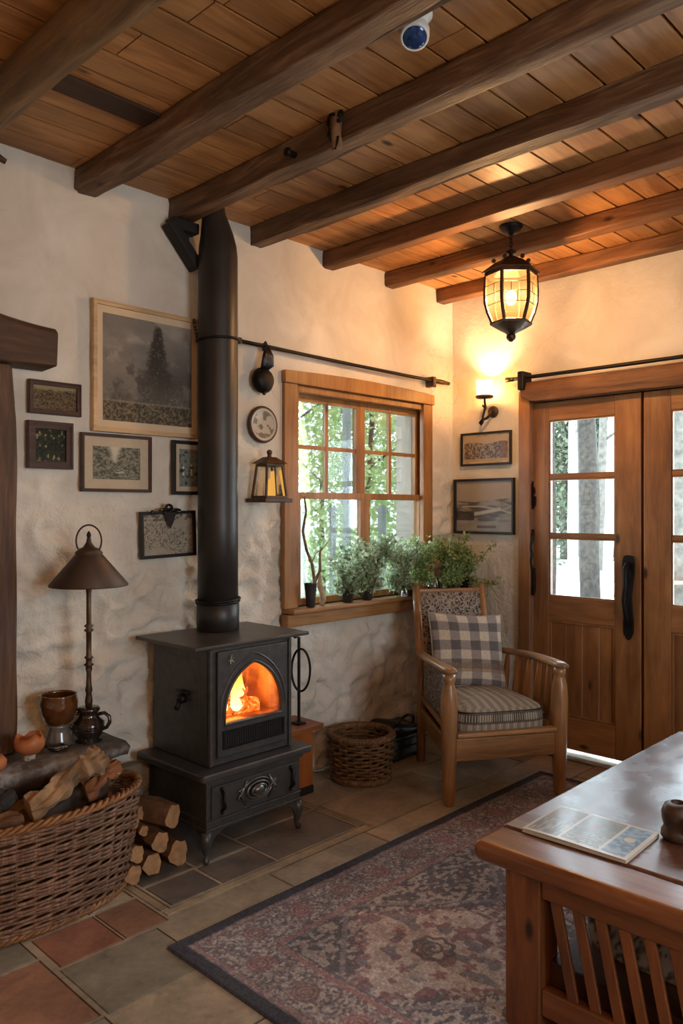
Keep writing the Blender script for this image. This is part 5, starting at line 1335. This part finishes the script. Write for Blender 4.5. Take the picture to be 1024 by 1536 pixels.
def stripes(x, y):
    q_ = .5 + .5 * math.sin(x * 34 + 1.2 * math.sin(y * 3)); r2 = .5 + .5 * math.sin(x * 91 + 2)
    return rgb('a69985') * (.80 + .24 * q_) * (.88 + .16 * r2)
def sidec(x, y, z):
    if .55 < z < .88: return rgb('a89d8b') if (int(math.atan2(y, x) * 46) % 2 == 0 and .58 < z < .84) else rgb('4a423a')
    return stripes(x * 1.2, y)
cushion_mesh('seat_cushion', ac, .50, .56, .300, .440, stripes, sidec, M['cloth'], loc=(0, .275, 0), m=420, taper=.2, k=56)
bm = new()
for zz in (.372, .428):
    pts = []
    for j in range(80):
        a = 2 * PI * j / 80; c, s_ = math.cos(a), math.sin(a); q_ = (abs(c) ** 5 + abs(s_) ** 5) ** (-1 / 5); x, y = c * q_, s_ * q_
        pts.append((x * .25 * (1 - .2 * (y * .5 + .5)) * .995, .285 + y * .28 * .995, zz))
    tube(bm, pts, .0045, 6, closed=True)
obj('piping', bm, M['blackleather'], ac, smooth=True)
# plaid pillow
def make_pillow():
    t = thing('plaid_pillow', 'grey and cream checked pillow leaning on the armchair back', 'pillow', (0, 0, 0))
    ca, sa = .842, -.54
    lx_, ly2 = -.005, .43
    t.location = (3.264 + lx_ * ca - ly2 * sa, 2.056 + lx_ * sa + ly2 * ca, .452); t.rotation_euler = (R(-20), R(4), math.atan2(-.54, .842))
    n = 120; U, Vv = np.meshgrid(np.linspace(-1, 1, n), np.linspace(-1, 1, n))
    th = np.clip((1 - np.abs(U) ** 2.6) * (1 - np.abs(Vv) ** 2.6), 0, 1) ** .42
    pin = 1 - .07 * (1 - np.abs(U) ** 2) * 1 ; pin2 = 1 - .06 * (1 - np.abs(Vv) ** 2)
    X = U * .215 * pin2; Z = Vv * .205 * pin + .20; wr = .006 * (fbm(U * 4 + 9, Vv * 4, 3) - .5) * th
    su, sv = (U * .5 + .5) * 7.2, (Vv * .5 + .5) * 7.6
    def stripe(q_): return (q_ % 2 < 1) * 1.0
    a, b = stripe(su + .4), stripe(sv + .3)
    cream, mid, dark = rgb('cdbfa8'), rgb('968c84'), rgb('68625e')
    s_ = a + b; col = np.where((s_ == 0)[..., None], cream, np.where((s_ == 1)[..., None], mid, dark))
    tanrow = ((sv > 1.4) & (sv < 2.3)); col = lerp(col, rgb('8a7058'), tanrow * .55)
    col = col * (.9 + .16 * fbm(U * 30, Vv * 30, 5, 3))[..., None] * (.92 + .14 * fnoise(U * 150, Vv * 150, 3))[..., None]
    for s1, nm, c in ((-1, 'front', col), (1, 'back', col * .8)):
        P = np.stack([X, s1 * (.055 * th) + wr, Z], -1); gridmesh('pillow_' + nm, P, c, M['cloth'], t)
    bm = new(); pts = []
    idx = [(0, j) for j in range(0, n, 6)] + [(i, n - 1) for i in range(0, n, 6)] + [(n - 1, j) for j in range(n - 1, -1, -6)] + [(i, 0) for i in range(n - 1, 0, -6)]
    for i, j in idx: pts.append((X[i, j], 0, Z[i, j]))
    tube(bm, pts, .0045, 6, closed=True); obj('piping', bm, plain('cream_piping', hexc('a3957f'), .8), t, smooth=True)
make_pillow()

# ------------------------------------------------------------------ coffee table
TX0, TX1, TY0, TY1 = 1.79, 3.42, .36, 1.235
tb = thing('coffee_table', 'reddish wooden coffee table with slatted end and glossy top', 'table', ((TX0 + TX1) / 2, (TY0 + TY1) / 2, 0))
ox, oy = (TX0 + TX1) / 2, (TY0 + TY1) / 2
def tpart(name, boxes, mat, bev=.004):
    bm = new()
    for b in boxes: box(bm, b[0] - ox, b[1] - ox, b[2] - oy, b[3] - oy, b[4], b[5])
    return obj(name, bm, mat, tb, bevel=bev, seg=3)
tpart('tabletop', [(TX0 + .152, TX1 - .15, TY0 + .001, TY1 - .001, .447, .500)], M['tabletop'], .010)
tpart('end_board', [(TX0, TX0 + .150, TY0, TY1, .446, .5005)], M['tabley'], .020)
tpart('end_board', [(TX1 - .149, TX1, TY0, TY1, .446, .5005)], M['tabley'], .020)
for x in (TX0 + .045, TX1 - .145):
    for y in (TY0 + .08, TY1 - .183): tpart('leg', [(x, x + .10, y, y + .105, 0.010, .446)], M['tablez'], .006)
tpart('end_apron', [(TX0 + .055, TX0 + .085, TY0 + .185, TY1 - .183, .380, .446)], M['tabley'])
tpart('end_apron', [(TX1 - .085, TX1 - .055, TY0 + .185, TY1 - .183, .380, .446)], M['tabley'])
tpart('side_apron', [(TX0 + .145, TX1 - .145, TY1 - .115, TY1 - .09, .370, .446)], M['tablex'])
tpart('side_apron', [(TX0 + .145, TX1 - .145, TY0 + .09, TY0 + .115, .370, .446)], M['tablex'])
tpart('end_rail', [(TX0 + .055, TX0 + .09, TY0 + .185, TY1 - .183, .070, .140)], M['tabley'])
tpart('end_rail', [(TX1 - .09, TX1 - .055, TY0 + .185, TY1 - .183, .070, .140)], M['tabley'])
for xx in (TX0 + .07, TX1 - .07):
    for k in range(8):
        y = 1.015 - k * .062; bm = new(); obox(bm, (xx - ox, y + .004 - oy, .385), (xx - ox, y - .048 - oy, .138), .012, .030, V((0, 1, 0)))
        if y - .05 > TY0 + .19: obj('slat', bm, M['tablez'], tb, bevel=.003)
        else: bm.free()
tpart('lower_shelf', [(TX0 + .10, TX1 - .10, TY0 + .12, TY1 - .12, .075, .095)], M['tablex'])
# chest with floral cloth stored on the lower shelf
tpart2 = thing('storage_box', 'dark wooden box stored on the lower shelf of the coffee table', 'box', (2.20, .80, .096))
bm = new(); box(bm, -.31, .30, -.26, .26, 0, .10); obj('body', bm, wood('dark_box_wood', hexc('2b150b'), hexc('43230f'), hexc('52301a'), axis=1), tpart2, bevel=.004)
bm = new(); box(bm, -.315, -.311, -.02, .02, .05, .06); obj('pull', bm, M['blackmetal'], tpart2)
def floral(x, y): 
    X, Y = np.array(x * 9.0), np.array(y * 9.0); g_ = float(fbm(X, Y, 3, 3)); q_ = float(fnoise(X * 2.2, Y * 2.2, 8))
    return rgb('a39d97') if g_ > .5 else (rgb('4b4c52') if q_ > .35 else rgb('74726f'))
cu = thing('floral_cushion', 'grey floral cushion lying on the box inside the coffee table', 'cushion', (2.22, .80, .197))
cushion_mesh('cover', cu, .44, .50, 0, .15, floral, lambda x, y, z: floral(x * 1.4 + y, z * .6 + y), M['cloth'], m=220, k=60, crown=.01, ex=4)

# magazine
A_, B_, D_ = onY(789.5, 1246, 1), 0, 0
def on_table(px, py, z=.5):
    d = ray(px, py); t = (z - 1.41) / d.z; return V((d.x * t, d.y * t, z))
ma, mb_, mc, md = on_table(789.5, 1250), on_table(830, 1214), on_table(990, 1252), on_table(940, 1297)
mo = (ma + mb_ + mc + md) / 4; ang = math.atan2((md - ma).y, (md - ma).x); mw_, mh_ = ((md - ma).length + (mc - mb_).length) / 2, ((mb_ - ma).length + (mc - md).length) / 2
mg = thing('magazine', 'folded picture magazine lying on the coffee table corner', 'magazine', (mo.x, mo.y, .501), ang)
bm = new()
for i in range(5): box(bm, -mw_ / 2 + i * .0006, mw_ / 2 - i * .0004, -mh_ / 2 + i * .0008, mh_ / 2, i * .0018, i * .0018 + .0014)
obj('pages', bm, M['paper'], mg)
n = 150; U, Vv = np.meshgrid(np.linspace(0, 1, n), np.linspace(0, 1, 110))
cov = np.ones(U.shape + (3,)) * rgb('c9c2b6')
p1 = (U > .03) & (U < .33) & (Vv > .06) & (Vv < .95); p2 = (U > .36) & (U < .72) & (Vv > .06) & (Vv < .95); p3 = (U > .745) & (U < .965) & (Vv > .06) & (Vv < .95)
g_ = fbm(U * 22, Vv * 18, 5, 3)
cov = np.where(p1[..., None], np.where((Vv > .55)[..., None], lerp(rgb('5d4638'), rgb('8b6f58'), g_), lerp(rgb('5f6058'), rgb('a29c8e'), sm(.4, .6, fbm(U * 60, Vv * 8, 9)))), cov)
cov = np.where(p2[..., None], lerp(rgb('5b5a54'), rgb('8f8b80'), g_), cov); cov = np.where((p2 & (np.hypot((U - .5) * 2, Vv - .62) < .1))[..., None], rgb('8a5345'), cov)
cov = np.where((p2 & ((Vv * 16 % 1) < .35) & (Vv < .4) & (fnoise(U * 60, Vv * 16, 4) > .4))[..., None], rgb('b9b3a5'), cov)
cov = np.where(p3[..., None], lerp(rgb('54728c'), rgb('8aa0ae'), sm(.35, .65, g_)), cov); cov = np.where((p3 & (np.hypot(U - .86, (Vv - .55) * .7) < .05))[..., None], rgb('c7b9a0'), cov)
P = np.stack([(U - .5) * mw_, (Vv - .5) * mh_, np.full_like(U, .0108) + .0012 * np.sin(U * 5)], -1)
gridmesh('cover', P, cov, M['print'], mg)
cp = on_table(1004, 1262)
cu2 = thing('wooden_cup', 'dark carved wooden holder at the right edge of the coffee table', 'holder', (cp.x + .03, cp.y - .012, .501))
bm = new(); lathe(bm, [(.0, 0), (.040, .001), (.046, .010), (.044, .024), (.038, .034), (.042, .055), (.044, .075), (.036, .095), (.020, .102), (.016, .095), (.020, .06), (0, .05)], 28, capt=False)
for v in bm.verts: v.co.x *= 1 + .06 * mnoise.noise(v.co * 40); v.co.y *= 1 + .06 * mnoise.noise(v.co * 40 + V((3, 0, 0)))
obj('body', bm, plain('dark_carved_wood', hexc('3a2418'), .5, 0, .4, 30, .5), cu2, smooth=True)
bm = new(); tube(bm, [(-.03, -.03, .03), (-.042, -.042, .05), (-.035, -.035, .075)], .007, 8); obj('carving', bm, M['logbark'], cu2, smooth=True)

# ------------------------------------------------------------------ outside
bm = new()
box(bm, -30, 45, YA + .24, 60, -.45, -.40); box(bm, XB + .2, 60, -40, YA + .24, -.12, -.05)
struct(obj('ground', bm, M['outground']))
def trunk(px, t, r_, h, lab, mat, lean=0, name='tree', crown=None, base_z=-.4, seed=1, leafm='leafout', nl=0, cr=(1.2, 1.2, 1.2), ch=None, lsize=.12, grp=None):
    p = atT(px, t, base_z); tr = thing(name, lab, 'tree', p, 0, grp)
    bm = new(); n = 12; dx, dy = CY, -CX
    tube(bm, [(lean * i / n * h * dx + .03 * math.sin(i), lean * i / n * h * dy, h * i / n) for i in range(n + 1)], [r_ * (1 - .45 * i / n) for i in range(n + 1)], 12, jit=.25)
    for k in range(4):
        z0 = h * (.35 + .14 * k); a = k * 2.1 + seed; q0 = V((lean * z0 * dx, lean * z0 * dy, z0)); tube(bm, [q0, q0 + V((math.cos(a) * .5, math.sin(a) * .5, .35)), q0 + V((math.cos(a) * 1.1, math.sin(a) * 1.1, .75))], [r_ * .35, r_ * .22, r_ * .08], 7)
    obj('trunk', bm, mat, tr, smooth=True)
    if nl:
        f = foliage('crown', tr, nl, (0, 0, ch), cr, lsize, M[leafm], seed)
    return tr
gA = 'slender leafy trees outside the window'
for i, (px, t, h, ch, nl) in enumerate(((430, 7.5, 4.2, 2.4, 5200), (480, 9, 5.0, 2.7, 6000), (548, 8, 4.6, 2.6, 5600), (600, 9.5, 5.2, 2.7, 5200), (650, 8.5, 4.6, 2.6, 4200))):
    trunk(px, t, .035, h, ['thin leafy tree seen through the leftmost window panes', 'leafy tree seen through the left window half', 'leafy tree seen behind the window mullion', 'leafy tree seen through the right window half', 'leafy tree seen at the right window edge'][i], M['bark'], .02, nl=int(nl * .95), cr=(1.1, 1.1, 2.3), ch=ch, lsize=.058, seed=20 + i, grp=gA)
def post(px, w_, t, z1, lab):
    p = atT(px, t, -.4); bm = new(); box(bm, -w_ / 2, w_ / 2, -w_ / 2, w_ / 2, 0, z1 + .4); box(bm, -w_ / 2 - .01, w_ / 2 + .01, -w_ / 2 - .01, w_ / 2 + .01, z1 + .34, z1 + .38)
    tag(obj('porch_post', bm, M['post_paint'], loc=p, bevel=.004), lab, 'post', 'grey painted posts outside the window')
post(520, .05, 6.0, 3.6, 'tall grey post outside, seen left of the window mullion')
post(609, .075, 6.2, 3.6, 'broad grey post outside, seen at the right window edge')
post(453, .045, 6.4, 1.45, 'short grey post outside, seen low at the window left')
post(499, .04, 6.4, 1.45, 'short grey post outside, seen left of the lower mullion')
post(573, .05, 6.4, 1.45, 'short grey post outside, seen low in the right window half')
gB = 'woodland trees outside the doors'
zb = -.06
trunk(884, 12.5, .17, 9, 'thick dark tree trunk outside, centred in the left door glass', M['bark'], -.012, base_z=zb, seed=1, grp=gB)
trunk(829, 12.6, .05, 6, 'thin dark trunk outside at the left edge of the door glass', M['bark'], .0, base_z=zb, seed=2, grp=gB)
trunk(908, 20, .16, 10, 'pale leaning trunk outside just right of the thick dark one', M['barkpale'], .05, base_z=zb, seed=3, grp=gB)
trunk(858, 21, .15, 10, 'pale straight trunk outside left of the thick dark one', M['barkpale'], .01, base_z=zb, seed=4, grp=gB)
trunk(896, 19, .11, 9, 'slim grey leaning trunk outside low in the left door glass', M['barkgrey'], .04, base_z=zb, seed=5, grp=gB)
trunk(920, 24, .14, 10, 'grey trunk outside at the right edge of left door glass', M['barkgrey'], -.01, base_z=zb, seed=8, grp=gB)
for i, (px, t, h, ch, nl, cr, lm) in enumerate(((845, 23, 8, 4.0, 5200, (2.2, 2.2, 3.6), 'leafout2'), (905, 26, 8, 4.6, 5200, (2.6, 2.6, 3.8), 'leafout'), (990, 22, 8, 4.0, 6000, (2.4, 2.4, 3.8), 'leafout2'), (1060, 24, 8, 4.4, 5200, (2.6, 2.6, 3.8), 'leafout'), (800, 25, 8, 4.2, 4200, (2.4, 2.4, 3.6), 'leafout'))):
    trunk(px, t, .13, h, ['dark green leafy tree behind the pale trunks, left door glass', 'green tree far back, right part of the left door glass', 'dark green tree seen through the right door glass', 'green tree at the far right beyond the right door', 'green tree beyond the door frame left side'][i], M['barkgrey'], 0, base_z=zb, seed=40 + i, leafm='leafout2', nl=int(nl * 1.5), cr=cr, ch=ch - .6, lsize=.15, grp=gB)
trunk(1016, 11.5, .18, 9, 'grey textured trunk outside the right door glass', M['barkgrey'], .0, base_z=zb, seed=6, grp=gB)
gb_ = atT(925, 11.2, -.05)
gbn = thing('garden_bench', 'reddish garden bench with curled black iron legs outside the door', 'bench', gb_, math.atan2(-CX, CY))
bm = new()
for i in range(4): box(bm, 0, 1.2, -.18 + i * .10, -.10 + i * .10, .40, .425)
obj('seat', bm, plain('red_bench_wood', hexc('a4604a'), .6), gbn, bevel=.004)
for x in (.06, 1.1):
    bm = new(); tube(bm, [(x, -.15, .39), (x - .06, -.15, .34), (x + .03, -.15, .22), (x - .02, -.15, .10), (x - .10, -.15, .02), (x - .13, -.15, .05)], .018, 8); tube(bm, [(x, .18, .39), (x - .03, .18, .2), (x + .02, .18, .0)], .018, 8); tube(bm, [(x, -.15, .38), (x, .18, .38)], .014, 8)
    obj('leg', bm, M['blackmetal'], gbn, smooth=True)

# ------------------------------------------------------------------ light
W_ = bpy.data.worlds.new('sky'); S.world = W_; W_.use_nodes = True
wn = W_.node_tree; bgn = wn.nodes['Background']
tc = wn.nodes.new('ShaderNodeTexCoord'); sp_ = wn.nodes.new('ShaderNodeSeparateXYZ'); wn.links.new(tc.outputs['Generated'], sp_.inputs[0])
rp = wn.nodes.new('ShaderNodeValToRGB'); rp.color_ramp.elements[0].position = .0; rp.color_ramp.elements[0].color = (.76, .87, .96, 1)
rp.color_ramp.elements[1].position = .6; rp.color_ramp.elements[1].color = (.70, .85, 1.0, 1); wn.links.new(sp_.outputs[2], rp.inputs[0]); wn.links.new(rp.outputs[0], bgn.inputs[0])
bgn.inputs[1].default_value = 13.0
def light(name, typ, loc, energy, col, **kw):
    l_ = bpy.data.lights.new(name, typ); l_.energy = energy; l_.color = col
    rot = kw.pop('rot', None)
    for k, v in kw.items(): setattr(l_, k, v)
    o = bpy.data.objects.new(name, l_); C.objects.link(o); o.location = loc
    if rot: o.rotation_euler = rot
    return o
def portal(name, loc, rot, sx_, sy_):
    o = light(name, 'AREA', loc, 1, (1, 1, 1), rot=rot, shape='RECTANGLE', size=sx_, size_y=sy_); o.data.cycles.is_portal = True
portal('portal_window', ((WX0 + WX1) / 2, YA + .23, 1.48), (R(-90), 0, 0), 1.14, 1.16)
portal('portal_door', (XB + .19, 1.75, 1.03), (R(90), 0, R(90)), 1.36, 2.06)
portal('portal_back', (1.6, YR - .19, 1.475), (R(90), 0, 0), 1.4, 1.35)
light('fire_light', 'POINT', (sx - .02, sy + .12, .70), 9, (1, .38, .08), shadow_soft_size=.03)
light('lantern_light', 'POINT', (LX, LY, H - .36), 68, (1, .64, .35), shadow_soft_size=.03)
light('sconce_light', 'POINT', (XB - .10, 2.686, 2.15), 42, (1, .62, .31), shadow_soft_size=.02)

light('unseen_warm_fill', 'POINT', (-.2, -.9, 2.2), 42, (1, .63, .37), shadow_soft_size=.18)  # added warm fill behind the camera, no lamp stands there
sun = light('sun', 'SUN', (0, 0, 8), 4.0, (1, .95, .86), rot=(R(28), R(-24), 0), angle=R(1))
for o in C.objects:
    if o.parent is None and o.name.startswith('framed_picture'): o['group'] = 'framed pictures on the plaster walls'
    if o.parent is None and o.name.startswith('potted_plant'): o['group'] = 'potted plants along the window sill and corner ledge'
